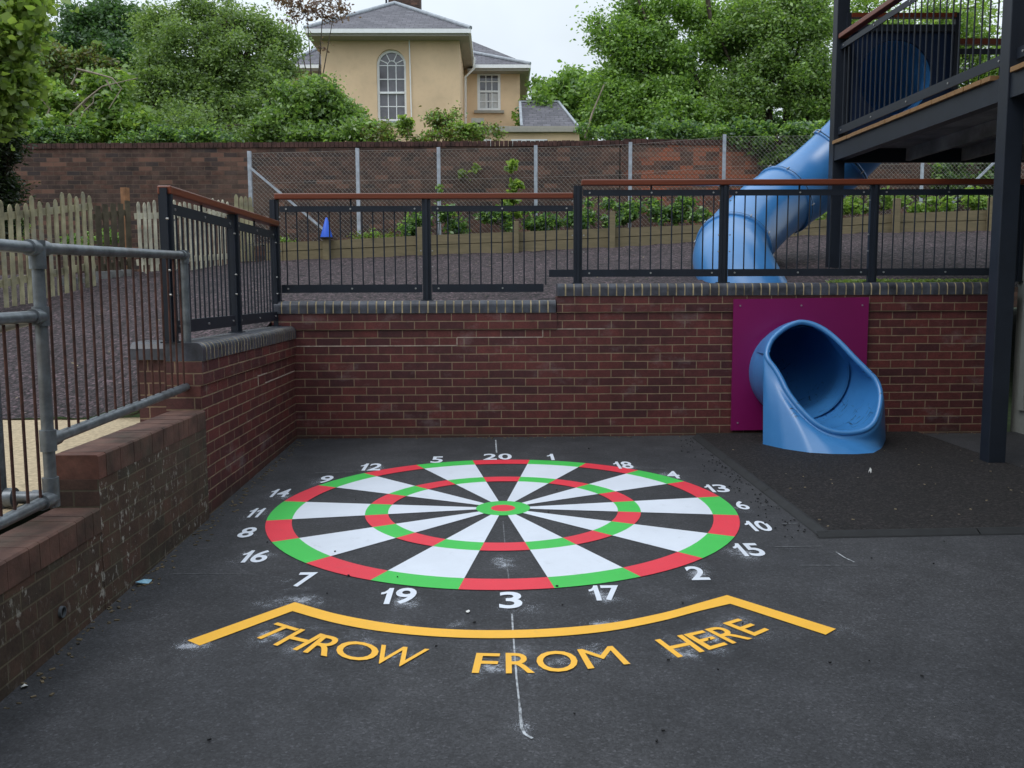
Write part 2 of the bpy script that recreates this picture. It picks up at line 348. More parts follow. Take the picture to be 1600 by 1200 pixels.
def paint(name, c, wear=0.5, rough=0.5):
    m_, nt, b = newmat(name); co = coords(nt)
    n1 = noise(nt, co, 2.5, 5, 0.6); n2 = noise(nt, co, 160, 3, 0.7)
    col = mix(nt, 1.0, c, ramp(nt, n1, [(0.3, 0.93), (0.7, 1.05)]), 'MULTIPLY')
    col = mix(nt, ramp(nt, n2, [(0.60, 0), (0.74, wear)]), col, [x*0.45 for x in c])
    n3 = noise(nt, co, 9, 6, 0.75); col = mix(nt, ramp(nt, n3, [(0.58, 0), (0.80, 0.30)]), col, (0.16, 0.16, 0.17))
    setc(nt, b, col); b.inputs['Roughness'].default_value = rough; bump(nt, b, n2, 0.35, 0.004); return m_
M['p_white'] = paint('white_thermoplastic', (0.66, 0.70, 0.78), 0.25)
M['p_red'] = paint('red_thermoplastic', (0.72, 0.030, 0.055))
M['p_green'] = paint('green_thermoplastic', (0.045, 0.50, 0.075))
M['p_yellow'] = paint('yellow_thermoplastic', (0.86, 0.45, 0.035), 0.3)
def spray(name, c, thr=0.5, amt=0.75):
    m_, nt, b = newmat(name); g = coords(nt, 'Generated', loc=(-0.5, -0.5, 0)); 
    sep = nt.nodes.new('ShaderNodeSeparateXYZ'); nt.links.new(g, sep.inputs[0])
    r2 = math_(nt, 'SQRT', math_(nt, 'ADD', math_(nt, 'POWER', math_(nt, 'ABSOLUTE', sep.outputs[0]), 2.0), math_(nt, 'POWER', math_(nt, 'ABSOLUTE', sep.outputs[1]), 2.0)))
    co = coords(nt); big = noise(nt, co, 7, 4, 0.6); fine = noise(nt, co, 150, 3, 0.85)
    f = math_(nt, 'SUBTRACT', 1.0, math_(nt, 'MULTIPLY', r2, 2.05))
    f = math_(nt, 'MULTIPLY', math_(nt, 'MAXIMUM', f, 0.0), ramp(nt, big, [(0.38, 0.05), (0.70, 1.2)]))
    f = math_(nt, 'MULTIPLY', f, amt)
    a = ramp(nt, math_(nt, 'ADD', f, math_(nt, 'MULTIPLY', math_(nt, 'SUBTRACT', fine, 0.5), 2.6)), [(0.32, 0.0), (0.55, 1.0)])
    a = math_(nt, 'MULTIPLY', a, math_(nt, 'MINIMUM', math_(nt, 'MULTIPLY', f, 1.0), 0.55))
    setc(nt, b, c); nt.links.new(a, b.inputs['Alpha']); b.inputs['Roughness'].default_value = 0.8; return m_
M['spray'] = spray('white_overspray', (0.62, 0.66, 0.74))
def plastic():
    m_, nt, b = newmat('blue_slide_plastic'); co = coords(nt)
    n1 = noise(nt, co, 2.2, 5, 0.6); n2 = noise(nt, co, 120, 3)
    col = mix(nt, ramp(nt, n1, [(0.3, 0), (0.75, 1)]), (0.038, 0.185, 0.46), (0.058, 0.235, 0.54))
    # scuffs and scratches left by shoes, only down in the exit bed
    sp = nt.nodes.new('ShaderNodeSeparateXYZ'); nt.links.new(co, sp.inputs[0])
    low = math_(nt, 'MULTIPLY', math_(nt, 'LESS_THAN', sp.outputs[2], 0.85), math_(nt, 'GREATER_THAN', sp.outputs[1], 7.36))
    s1 = noise(nt, coords(nt, scale=(2.2, 30, 4), rot=(0, 0, 0.7)), 3.0, 2, 0.5)
    s2 = noise(nt, coords(nt, scale=(26, 3, 9), rot=(0, 0, 0.2)), 2.6, 2, 0.5)
    g_ = nt.nodes.new('ShaderNodeNewGeometry')
    up = nt.nodes.new('ShaderNodeSeparateXYZ'); nt.links.new(g_.outputs['Normal'], up.inputs[0])
    area = ramp(nt, noise(nt, co, 3.2, 2), [(0.40, 0), (0.52, 1)])
    upm = ramp(nt, math_(nt, 'ABSOLUTE', up.outputs[2]), [(0.35, 0), (0.6, 1)])
    f = math_(nt, 'MULTIPLY', math_(nt, 'MULTIPLY', low, area), upm)
    col = mix(nt, math_(nt, 'MULTIPLY', f, ramp(nt, s1, [(0.635, 0), (0.66, 1)])), col, (0.01, 0.015, 0.03))
    col = mix(nt, math_(nt, 'MULTIPLY', f, ramp(nt, s2, [(0.65, 0), (0.675, 0.8)])), col, (0.01, 0.015, 0.03))
    col = mix(nt, ramp(nt, noise(nt, co, 6, 6, 0.7), [(0.6, 0), (0.9, 0.35)]), col, (0.16, 0.32, 0.55))
    setc(nt, b, col); b.inputs['Roughness'].default_value = 0.30; b.inputs['Specular IOR Level'].default_value = 0.75; bump(nt, b, n2, 0.06, 0.002); return m_
M['slide'] = plastic()
M['leaf_a'] = leafmat('leaves_grey_green', (0.085, 0.155, 0.050), (0.26, 0.38, 0.12), (0.42, 0.46, 0.18))
M['leaf_b'] = leafmat('leaves_bright', (0.12, 0.21, 0.045), (0.33, 0.46, 0.12), (0.45, 0.50, 0.17), 0.45)
M['leaf_c'] = leafmat('leaves_dark', (0.035, 0.085, 0.035), (0.12, 0.23, 0.085))
M['leaf_d'] = leafmat('leaves_mid', (0.075, 0.165, 0.038), (0.28, 0.45, 0.10), (0.44, 0.53, 0.16))
M['leaf_e'] = leafmat('leaves_olive', (0.09, 0.085, 0.03), (0.20, 0.19, 0.06), (0.30, 0.16, 0.07))
M['leaf_f'] = leafmat('leaves_copper', (0.11, 0.06, 0.055), (0.22, 0.14, 0.11))
M['leaf_g'] = leafmat('leaves_yew', (0.006, 0.018, 0.006), (0.030, 0.055, 0.016))
# ================================================================ ground
def grid_mesh(name, xs, ys, zf, mat, kind='structure', smooth=True, parent=None):
    X, Y = np.meshgrid(xs, ys); Z = zf(X, Y); n, m_ = X.shape
    vs = np.stack([X.ravel(), Y.ravel(), Z.ravel()], 1)
    i = np.arange(n*m_).reshape(n, m_)
    fs = np.stack([i[:-1, :-1].ravel(), i[:-1, 1:].ravel(), i[1:, 1:].ravel(), i[1:, :-1].ravel()], 1)
    me = bpy.data.meshes.new(name); me.from_pydata(vs.tolist(), [], fs.tolist()); me.materials.append(mat)
    if smooth: me.polygons.foreach_set('use_smooth', [True]*len(me.polygons))
    o = link(name, me, parent)
    if kind: o['kind'] = kind
    return o
WY = 8.118                                        # front face of the back retaining wall
LX = lambda y: -1.8745-0.0131*(y-WY)              # front face of the left wall
# far base ground, under and beyond everything
o = grid_mesh('ground', np.linspace(-600, 600, 13), np.linspace(-400, 800, 13), lambda X, Y: X*0-0.6, M['grass'])
o = grid_mesh('asphalt_yard', np.array([-1.98, 14.0]), np.array([-9, WY+0.05]), lambda X, Y: GX*X+GY*Y, M['asphalt'])
# playground behind the retaining wall: a surface through surveyed points
cp = [(-2.12, 5.75, 1.00), (-2.12, 6.5, 1.09), (-2.12, 7.3, 1.14), (-2.12, 8.0, 1.22), (-1.9, 8.36, 1.33), (-1, 8.36, 1.36), (0.3, 8.36, 1.37), (0.9, 8.36, 1.50), (2.5, 8.36, 1.52), (5, 8.36, 1.55), (7, 8.36, 1.58),
      (-3.0, 6.45, 0.61), (-4, 6.45, 0.60), (-6, 6.45, 0.60), (-8, 6.45, 0.62), (-2.45, 6.3, 0.72), (-2.32, 5.85, 0.72), (-5.9, 10.6, 1.33), (-5.4, 11.8, 1.6), (-7.5, 10.6, 1.33), (-7.5, 12.5, 1.6), (-9, 14, 1.8), (-5.3, 13.7, 1.82)]
SL = [(415, 408, 380), (442, 407, 378), (510, 404, 375.5), (657, 399, 367.5), (806, 394, 361.5), (956, 386, 356), (1082, 378, 351), (1246, 369, 346), (1400, 362, 333), (1553, 361, 327), (1700, 360, 324)]
SY = 13.7
for px, yb, yt in SL:
    p = at(px, yb, SY); cp.append((p.x, SY, p.z))
cp = np.array(cp)
def rbf_fit(P):
    n = len(P); D = np.hypot(P[:, None, 0]-P[None, :, 0], P[:, None, 1]-P[None, :, 1])
    A = np.zeros((n+3, n+3)); A[:n, :n] = D - np.eye(n)*0.05; A[:n, n] = 1; A[:n, n+1:] = P[:, :2]; A[n, :n] = 1; A[n+1:, :n] = P[:, :2].T
    return np.linalg.solve(A, np.concatenate([P[:, 2], [0, 0, 0]]))
W_ = rbf_fit(cp)
def tz(X, Y):
    X = np.asarray(X, float); Y = np.asarray(Y, float)
    D = np.hypot(X[..., None]-cp[:, 0], Y[..., None]-cp[:, 1])
    return D @ W_[:-3] + W_[-3] + W_[-2]*X + W_[-1]*Y
def rough(X, Y, a=0.012):
    return a*(np.sin(X*7.3+np.sin(Y*5.1)*2)*np.sin(Y*6.7+np.cos(X*4.3)*2)+0.6*np.sin(X*17.1+Y*13.3)*np.sin(Y*19.7-X*11))
mys = np.arange(WY+0.19, SY+0.1, 0.09)
grid_mesh('rubber_mulch_playground', np.concatenate([np.linspace(-11, -2.6, 70), np.arange(-2.55, 9, 0.09)]), mys, lambda X, Y: tz(X, Y)+rough(X, Y), M['mulch'])
grid_mesh('rubber_mulch_slope', np.concatenate([np.linspace(-11, -2.6, 70), np.linspace(-2.55, -2.075, 7)]), np.linspace(6.45, mys[0], 22), lambda X, Y: tz(X, Y)+rough(X, Y), M['mulch'])
grid_mesh('rubber_mulch_verge', np.linspace(-2.45, -2.07, 6), np.arange(5.78, 6.47, 0.085), lambda X, Y: tz(X, Y)+rough(X, Y), M['mulch'])
grid_mesh('sandy_path', np.linspace(-12, -2.07, 50), np.linspace(-6, 6.52, 70), lambda X, Y: 0.595+rough(X, Y, 0.006), M['sand'])
# bank between timber edging and the garden wall
slx = np.array([at(a, c, SY).x for a, b_, c in SL]); slz = np.array([at(a, c, SY).z for a, b_, c in SL])
grid_mesh('planted_bank', np.linspace(-3.9, 9, 90), np.linspace(SY+0.07, 15.32, 14), lambda X, Y: np.interp(X, slx, slz)-0.04+0.10*(Y-SY)/1.6+rough(X, Y, 0.03), M['soil'])
grid_mesh('garden_ground', np.linspace(-60, 60, 40), np.linspace(15.5, 120, 40), lambda X, Y: 2.25+rough(X, Y, 0.05), M['grass'])

# ================================================================ dartboard markings
BC = G(787.5, 795.4); BT = G(782, 719); BB = G(789.5, 923); BLf = G(412, 826); BRt = G(1153, 824)
ax_v = (Vector((BT.x-BB.x, BT.y-BB.y))).normalized()
ax_u = Vector((ax_v.y, -ax_v.x))
cxy = Vector((BC.x, BC.y))
RV = ((BT-BB).xy.length)/2; cxy = Vector(((BT.x+BB.x)/2*0.5+cxy.x*0.5, (BT.y+BB.y)/2))
RU = 0
for q in (BLf, BRt):
    d_ = Vector((q.x, q.y))-cxy; RU += abs(d_.dot(ax_u))/sqrt(1-(d_.dot(ax_v)/RV)**2)/2
print('board', cxy, RU, RV, ax_v)
def bp(r, a, h=0.004):                              # board polar (a clockwise from the 20) to world
    p = cxy+ax_u*(r*RU*sin(a))+ax_v*(r*RV*cos(a)); return (p.x, p.y, gz(p.x, p.y)+h)
def ring_sector(mb, r0, r1, a0, a1, mi=0, n=6, h=0.004):
    vs = [bp(r0, a0+(a1-a0)*i/n, h) for i in range(n+1)]+[bp(r1, a0+(a1-a0)*i/n, h) for i in range(n+1)]
    mb.add(vs, [(i, i+1, n+1+i+1, n+1+i) for i in range(n)], mi)
board = empty('dartboard_marking', (cxy.x, cxy.y, gz(cxy.x, cxy.y)), 'giant painted dartboard game with red and green rings on the dark asphalt', 'playground marking')
# measured ring radii (fraction of outer): doubles 1..0.875, trebles 0.58..0.49, bull 0.108, inner bull 0.055
def rr(px, py):
    g = G(px, py); d = Vector((g.x, g.y))-cxy; return hypot(d.dot(ax_u)/RU, d.dot(ax_v)/RV)
R_ = dict(o=1.0, oi=(rr(454, 817)+rr(1112, 805))/2, to=(rr(568, 803)+rr(999, 800))/2, ti=(rr(605, 803)+rr(964, 800))/2, b=(rr(743, 796)+rr(827, 796))/2, ib=0.053)
print(R_)
S = 2*pi/20
for k in range(20):
    a = (k-0.5)*S; red = k % 2 == 0
    for (r0, r1) in ((R_['oi'], 1.0), (R_['ti'], R_['to'])):
        mb = MB(); ring_sector(mb, r0, r1, a, a+S)
        mb.build('double_segment' if r1 == 1.0 else 'treble_segment', M['p_red'] if red else M['p_green'], board, recalc=False)
    if not red:
        mb = MB(); ring_sector(mb, R_['to'], R_['oi'], a, a+S); ring_sector(mb, R_['b'], R_['ti'], a, a+S)
        mb.build('white_segment', M['p_white'], board, recalc=False)
mb = MB(); ring_sector(mb, R_['ib'], R_['b'], 0, 2*pi, n=48); mb.build('bull_ring', M['p_green'], board, recalc=False)
mb = MB(); mb.add([bp(R_['ib'], 2*pi*i/32) for i in range(32)], [tuple(range(32))]); mb.build('bullseye', M['p_red'], board, recalc=False)

# ---- text drawn with the built-in font, turned into flat meshes on the ground
def glyph_mesh(txt, bold=0.0):
    cu = bpy.data.curves.new('t', 'FONT'); cu.body = txt; cu.size = 1; cu.offset = bold; cu.resolution_u = 4; cu.align_x = 'LEFT'; cu.space_character = 1.0
    ob = bpy.data.objects.new('t', cu); COL.objects.link(ob)
    dg = bpy.context.evaluated_depsgraph_get(); me = bpy.data.meshes.new_from_object(ob.evaluated_get(dg))
    vs = [v.co.copy() for v in me.vertices]; fs = [tuple(p.vertices) for p in me.polygons]
    bpy.data.objects.remove(ob); bpy.data.meshes.remove(me); bpy.data.curves.remove(cu)
    x0 = min(v.x for v in vs); x1 = max(v.x for v in vs); y0 = min(v.y for v in vs); y1 = max(v.y for v in vs)
    return [((v.x-x0)/(x1-x0), (v.y-y0)/(y1-y0)) for v in vs], fs, (x1-x0)/(y1-y0)
ONE = [(0.0, 0.60), (0.0, 0.72), (0.28, 0.76), (0.50, 0.88), (0.60, 1.0), (1.0, 1.0), (1.0, 0.0), (0.50, 0.0), (0.50, 0.68), (0.25, 0.61)]
def number_mesh(txt, bold):
    V, Fc, cur = [], [], 0.0
    for c in txt:
        if c == '1': vs, fs, w, gap = ONE, [tuple(range(len(ONE)))], 0.36, 0.10
        else: vs, fs, _ = glyph_mesh(c, bold); w, gap = 0.66, 0.08
        b_ = len(V); V += [(cur+u*w, v) for u, v in vs]; Fc += [tuple(b_+i for i in f) for f in fs]; cur += w+gap
    x1 = max(v[0] for v in V); return [(u/x1, v) for u, v in V], Fc, x1
def ground_text(name, txt, fn, mat, parent, bold=0.0, h=0.0045):
    vs, fs, _ = number_mesh(txt, bold); out = []
    for u, v in vs:
        p = fn(u, v); out.append((p[0], p[1], gz(p[0], p[1])+h))
    mb = MB(); mb.add(out, fs); return mb.build(name, mat, parent, recalc=False)
def spray_patch(parent, c, rx, ry, name='overspray', h=0.0022, ang=0.0):
    mb = MB(); n = 24; vs = []
    for i in range(n):
        a = 2*pi*i/n; dx = cos(a)*rx; dy = sin(a)*ry
        x = c[0]+dx*cos(ang)-dy*sin(ang); y = c[1]+dx*sin(ang)+dy*cos(ang); vs.append((x, y, gz(x, y)+h))
    mb.add(vs, [tuple(range(n))]); o = mb.build(name, M['spray'], parent, recalc=False); o['kind'] = 'stuff'; return o
NUM = [('20', 754.5, 709.7, 800, 719), ('1', 853, 710, 867, 719.8), ('18', 955, 722, 992, 733), ('4', 1036, 737, 1066, 748.5), ('13', 1096, 758, 1144, 770),
       ('6', 1143, 784, 1175, 797), ('10', 1158, 815, 1212, 831), ('15', 1139, 850, 1201, 870), ('2', 1067, 886, 1111, 907.5), ('17', 916, 916, 975, 939.5),
       ('3', 778, 926, 817, 952), ('19', 590, 920, 653, 945), ('7', 455, 895.5, 496, 918), ('16', 369, 861, 426, 880), ('8', 367, 825, 404, 841),
       ('11', 381, 795, 415, 809.5), ('14', 416, 765, 457, 777.5), ('9', 495, 744, 523, 755.5), ('12', 559, 725, 599, 736), ('5', 672, 714, 693, 724)]
for t, x0, y0, x1, y1 in NUM:
    ym = (y0+y1)/2; xm = (x0+x1)/2
    shear = abs(xm-752)/(ym-440)*(y1-y0); w = (x1-x0)-shear*0.9
    xb = xm+(xm-752)/(ym-440)*(y1-y0)/2*0.9; xt = xm-(xm-752)/(ym-440)*(y1-y0)/2*0.9
    pb = G(xb, y1); pt = G(xt, y0); wl = G(xb+w/2, y1)-G(xb-w/2, y1); wm = wl.length
    ht = (Vector((pt.x, pt.y))-Vector((pb.x, pb.y))); ht = ax_v*ht.length; wv = ax_u*wm
    base = Vector((pb.x, pb.y))
    f = lambda u, v, base=base, wv=wv, ht=ht: base+wv*(u-0.5)+ht*v
    ground_text('number', t, f, M['p_white'], board, bold=0.020)
    c = base+ht*0.45+Vector((random.uniform(-.04, .04), random.uniform(-.05, .03)))
    if t not in ('20', '13', '1', '5', '10'): spray_patch(board, c, wm*0.5+0.10, ht.length*0.5+0.09)
# ---- throw line
tl = empty('throw_line_marking', (0.2, 4.2, gz(0.2, 4.2)), 'yellow painted throw line with bent ends curving below the dartboard', 'playground marking')
up_ = [(293, 1002), (461, 942), (520, 959), (580, 971), (640, 979.5), (705, 984.5), (770, 986), (840, 984.5), (905, 980), (965, 973), (1035, 959), (1090, 944), (1136, 931), (1306, 984)]
lo_ = [(312, 1010), (457, 956), (515, 972.5), (578, 985), (640, 992.5), (705, 997), (770, 998.5), (840, 997), (905, 992.5), (965, 985), (1035, 971), (1090, 956.5), (1141, 944.5), (1290, 993)]
def strip(a, b_, h=0.004):
    vs = []
    for q in list(a)+list(b_):
        g = G(*q); vs.append((g.x, g.y, gz(g.x, g.y)+h))
    n = len(a); mb = MB(); mb.add(vs, [(i, i+1, n+i+1, n+i) for i in range(n-1)]); return mb
def densify(P, k=5):
    out = []
    for i in range(len(P)-1):
        for j in range(k):
            t = j/k
            if 1 <= i < len(P)-2:
                p0 = P[i-1] if i > 1 else P[i]; p3 = P[i+2] if i < len(P)-3 else P[i+1]
                p1, p2 = P[i], P[i+1]
                q = [0.5*(2*b+(-a+c)*t+(2*a-5*b+4*c-d)*t*t+(-a+3*b-3*c+d)*t**3) for a, b, c, d in zip(p0, p1, p2, p3)]
            else: q = [P[i][0]*(1-t)+P[i+1][0]*t, P[i][1]*(1-t)+P[i+1][1]*t]
            out.append(tuple(q))
    out.append(P[-1]); return out
strip(densify(up_), densify(lo_)).build('painted_line', M['p_yellow'], tl, recalc=False)
for q, rx, ry in (((297, 1012), 0.14, 0.17), ((1318, 989), 0.16, 0.10), ((465, 940), .3, .14), ((1105, 936), .16, .12), ((640, 978), .5, .09), ((930, 975), .3, .08)):
    g = G(*q); spray_patch(tl, (g.x, g.y), rx, ry)
# ---- lettering: each letter by its own four corners (top-left, top-right, bottom-left, bottom-right), in photo pixels
LET = {
 'THROW': [('T', (434, 974), (468, 984.4), (387.7, 994), (421.7, 1004.4)), ('H', (470, 984), (508, 993), (426.5, 1009), (464, 1018)), ('R', (506, 993), (545, 1001), (473, 1020.5), (511, 1027.5)),
           ('O', (538.7, 999), (600.6, 1012.1), (516.2, 1025.3), (578, 1038.4)), ('W', (596.2, 1009), (671.2, 1016), (573.4, 1036), (643.9, 1045.3))],
 'FROM': [('F', (744.5, 1021.9), (781.6, 1022.8), (737, 1053), (774, 1054)), ('R', (790, 1021.9), (833.7, 1022.4), (790.5, 1053.9), (835.9, 1053)), ('O', (835.9, 1019.3), (900, 1018.2), (840.8, 1051.8), (904.8, 1050.8)), ('M', (901.7, 1016.6), (957, 1010.9), (918.6, 1046.9), (985, 1038.9))],
 'HERE': [('H', (1023, 1001.6), (1065.8, 993.3), (1059.2, 1029.2), (1101.2, 1019.3)), ('E', (1067.8, 993), (1098, 986.2), (1107.8, 1017.3), (1137.3, 1008.6)), ('R', (1100.6, 984.9), (1132, 977.3), (1144.5, 1007.5), (1176, 999)), ('E', (1128.8, 975.3), (1153.7, 967.9), (1179.3, 995.4), (1201.9, 985.5))]}
let = empty('throw_lettering', (0.2, 3.6, gz(0.2, 3.6)), 'yellow painted words THROW FROM HERE arching under the throw line', 'lettering')
for wname, letters in LET.items():
    vs_all = MB(); ctr = []
    for ch, tl_, tr_, bl_, br_ in letters:
        q = [Vector((G(*p).x, G(*p).y)) for p in (tl_, tr_, bl_, br_)]
        vs, fs, _ = glyph_mesh(ch, 0.0 if ch in 'MW' else 0.008)
        out = []
        for u, v in vs:
            p = (q[2]*(1-u)+q[3]*u)*(1-v)+(q[0]*(1-u)+q[1]*u)*v; out.append((p.x, p.y, gz(p.x, p.y)+0.0048))
        vs_all.add(out, fs); ctr.append((q[0]+q[1]+q[2]+q[3])/4)
    vs_all.build('word', M['p_yellow'], let, recalc=False)['label'] = 'yellow word %s' % wname
    for c in ctr: spray_patch(let, c+Vector((random.uniform(-.02, .02), random.uniform(-.04, .03))), 0.15, 0.24)
# ---- chalk guide line
ch = empty('chalk_line', (0.05, 4, gz(0.05, 4)), 'thin white chalk snap line running down the middle of the asphalt', 'chalk line')
cl = [(774.5, 688), (776, 708)]
def chalk(pts, w):
    P = [Vector((G(*p).x, G(*p).y)) for p in pts]; mb = MB(); vs = []
    for i, p in enumerate(P):
        d = (P[min(i+1, len(P)-1)]-P[max(i-1, 0)]).normalized(); s = Vector((-d.y, d.x))*w/2
        for q in (p+s, p-s): vs.append((q.x, q.y, gz(q.x, q.y)+0.0030))
    mb.add(vs, [(2*i, 2*i+1, 2*i+3, 2*i+2) for i in range(len(P)-1)]); return mb
M['chalk'] = simple('chalk_dust', (0.40, 0.42, 0.45), 0.9, var=0.6, scale=40)
M['chalk_faint'] = simple('chalk_dust_faint', (0.13, 0.135, 0.145), 0.9, var=0.6, scale=40)
for pts, w, mt in ((cl, 0.012, 'chalk'), ([(786, 815), (789, 850)], 0.006, 'chalk_faint'), ([(791, 875), (795, 905)], 0.007, 'chalk_faint'), ([(800, 960), (801.5, 985)], 0.008, 'chalk'), ([(802.5, 999), (807, 1060), (812, 1105)], 0.007, 'chalk'), ([(812, 1105), (815, 1138), (820, 1148), (832, 1155)], 0.010, 'chalk'),
                   ([(493, 739), (552, 738)], 0.016, 'chalk_faint'), ([(1190, 790), (1222, 790)], 0.012, 'chalk_faint'), ([(1222, 819), (1248, 818)], 0.012, 'chalk_faint'), ([(1210, 855), (1285, 854)], 0.009, 'chalk_faint'),
                   ([(1250, 884), (1340, 884)], 0.008, 'chalk_faint'), ([(1306, 863), (1320, 872), (1335, 879)], 0.008, 'chalk'), ([(270, 897), (400, 898)], 0.005, 'chalk_faint'), ([(1000, 732), (1040, 732)], 0.01, 'chalk_faint')):
    chalk(pts, w).build('chalk_mark', M[mt], ch, recalc=False)
g = G(826, 1140); spray_patch(ch, (g.x, g.y), 0.10, 0.18, name='chalk_smudge'); g = G(788, 880); spray_patch(ch, (g.x, g.y), 0.12, 0.2, name='chalk_smudge')

# ---- rubber mulch pad with ramped edging
P1, P2, P3 = G(1088, 684), G(1289, 838), G(1760, 829)
pad = [(P1.x, P1.y), (P2.x, P2.y), (P3.x, P3.y), (7.5, 6.0), (G(1601, 737).x, G(1601, 737).y), (G(1430, 677).x, WY-0.01), (P1.x+0.02, WY-0.01)]
mb = MB(); n = len(pad); mb.add([(x, y, gz(x, y)+0.022) for x, y in pad]+[(x, y, gz(x, y)-0.02) for x, y in pad], [tuple(range(n))]+[(i, (i+1) % n, n+(i+1) % n, n+i) for i in range(n)])
o = mb.build('rubber_mulch_pad', M['mulch_dark']); o['kind'] = 'structure'
M['edge'] = simple('rubber_edging', (0.013, 0.014, 0.016), 0.75, var=0.3, scale=12, bstr=0.3)
edg = empty('rubber_edging', (P2.x, P2.y, gz(P2.x, P2.y)), 'dark rubber ramp edging strips bordering the mulch pad below the slide', 'edging')
for a, b_ in ((P1, P2), (P2, P3)):
    d = (b_-a).normalized(); s = Vector((d.y, -d.x, 0)); nseg = max(2, int((b_-a).length/1.0))
    for i in range(nseg):
        p = a.lerp(b_, i/nseg)+d*(0.003 if i or a is P1 else -0.05); q = a.lerp(b_, (i+1)/nseg)-d*0.003; prof = [(0.040, 0.001), (0.034, 0.008), (-0.008, 0.030), (-0.028, 0.027)]
        mb = MB(); rings = [[(r_.x+s.x*o_, r_.y+s.y*o_, gz(r_.x, r_.y)+h) for o_, h in prof] for r_ in (p, q)]
        mb.loft(rings, closed=False, smooth=False); mb.build('edging_strip', M['edge'], edg, recalc=False)

# ================================================================ retaining walls
def bull_coping(a, b_, width, z0, h, pitch, parent, out, name='coping_brick', overhang=0.012, rad=0.045, rec=0.0025, jw=0.006):
    """row of bull-nosed bricks on edge from a to b_ (front line); out = unit vector towards the viewer side"""
    a = Vector(a); b_ = Vector(b_); d = (b_-a); L = d.length; d.normalize(); out = Vector(out)
    n = max(1, int(round(L/pitch))); pw = L/n; prof = []
    prof.append((overhang, 0)); prof.append((overhang, h-rad))
    for k in range(1, 6):
        t = k/5*pi/2; prof.append((overhang-rad*(1-cos(t)), h-rad+rad*sin(t)))
    prof += [(-width, h), (-width, 0)]
    bricks = MB(); mort = MB()
    for i in range(n):
        j = random.uniform(-0.0005, 0.0005); js = random.uniform(-0.0015, 0.0015)
        s0 = i*pw+jw+js; s1 = (i+1)*pw-jw+js
        rings = [[a+d*s+out*(o_+j)+Vector((0, 0, z0+z+(j if z > 0 else 0)-a.z)) for o_, z in prof] for s in (s0, s1)]
        bricks.loft(rings, smooth=False); m_ = len(prof)
        bricks.add(rings[0][::-1], [tuple(range(m_))]); bricks.add(rings[1], [tuple(range(m_))])
    pm = [(o_-rec if o_ > 0 else o_+(0.003 if o_ < -width+0.01 else 0), z-rec if z > 0.02 else z+0.0005) for o_, z in prof]
    rings = [[a+d*s+out*o_+Vector((0, 0, z0+z-a.z)) for o_, z in pm] for s in (0.012, L-0.012)]
    mort.loft(rings, smooth=False); mort.add(rings[0][::-1], [tuple(range(len(pm)))]); mort.add(rings[1], [tuple(range(len(pm)))])
    c = bricks.build('coping', M['coping'], parent); c2 = mort.build('coping_joint', M['coping_mortar'], c)
    c2.location = (0, 0, 0); return c
ZC = 1.3175; ZC2 = ZC+0.15
rw = empty('retaining_wall', (1.5, WY, gz(1.5, WY)), 'long dark red brick retaining wall behind the dartboard with blue-grey bullnose coping', 'wall')
XS = at(870, 455, WY).x; XE = 4.72
PX0, PX1 = at(1143, 560, WY).x, at(1352, 560, WY).x; PZ1, PZ0 = at(1240, 467, WY).z, at(1240, 671, WY).z
SCX, SCZ = 2.735, 0.80                       # where the slide comes through
mb = MB(); D_ = 0.215
hx0, hx1, hz0, hz1 = SCX-0.43, SCX+0.43, SCZ-0.43, SCZ+0.43
mb.box(LX(WY)-0.2, XS, WY, WY+D_, -0.3, ZC-0.1505)
mb.box(XS, hx0, WY, WY+D_, -0.3, ZC2-0.1505); mb.box(hx1, XE, WY, WY+D_, -0.3, ZC2-0.1505)
mb.box(hx0, hx1, WY, WY+D_, hz1, ZC2-0.1505); mb.box(hx0, hx1, WY, WY+D_, -0.3, hz0)
mb.build('brickwork', M['brick_x'], rw)
mb = MB(); mb.box(LX(WY)-0.2, XS-0.0005, WY-0.014, WY+D_, ZC-0.15, ZC-0.0005); mb.box(XS, XE, WY-0.014, WY+D_, ZC2-0.15, ZC2-0.0005); mb.build('corbel_course', M['brick_x'], rw)
# a thin course of mortar repairs stepping along the wall
mb = MB()
def mline(px0, py0, px1, py1, w=0.009):
    a, b_ = at(px0, py0, WY), at(px1, py1, WY)
    if abs(px0-px1) > abs(py0-py1): mb.box(a.x, b_.x, WY-0.003, WY+0.01, (a.z+b_.z)/2-w/2, (a.z+b_.z)/2+w/2)
    else: mb.box(a.x-w/2, a.x+w/2, WY-0.003, WY+0.01, min(a.z, b_.z), max(a.z, b_.z))
mline(463, 540, 714, 541); mline(714, 528, 714, 541); mline(714, 527.5, 848, 526.6); mline(848, 514, 848, 526.6); mline(848, 514.2, 945, 513.6)
mb.build('mortar_repair', M['repair'], rw)
bull_coping((LX(WY)-0.18, WY-0.012, ZC), (XS-0.002, WY-0.012, ZC), 0.222, ZC, 0.112, 0.079, rw, (0, -1, 0))
bull_coping((XS, WY-0.012, ZC2), (XE, WY-0.012, ZC2), 0.222, ZC2, 0.112, 0.0775, rw, (0, -1, 0))
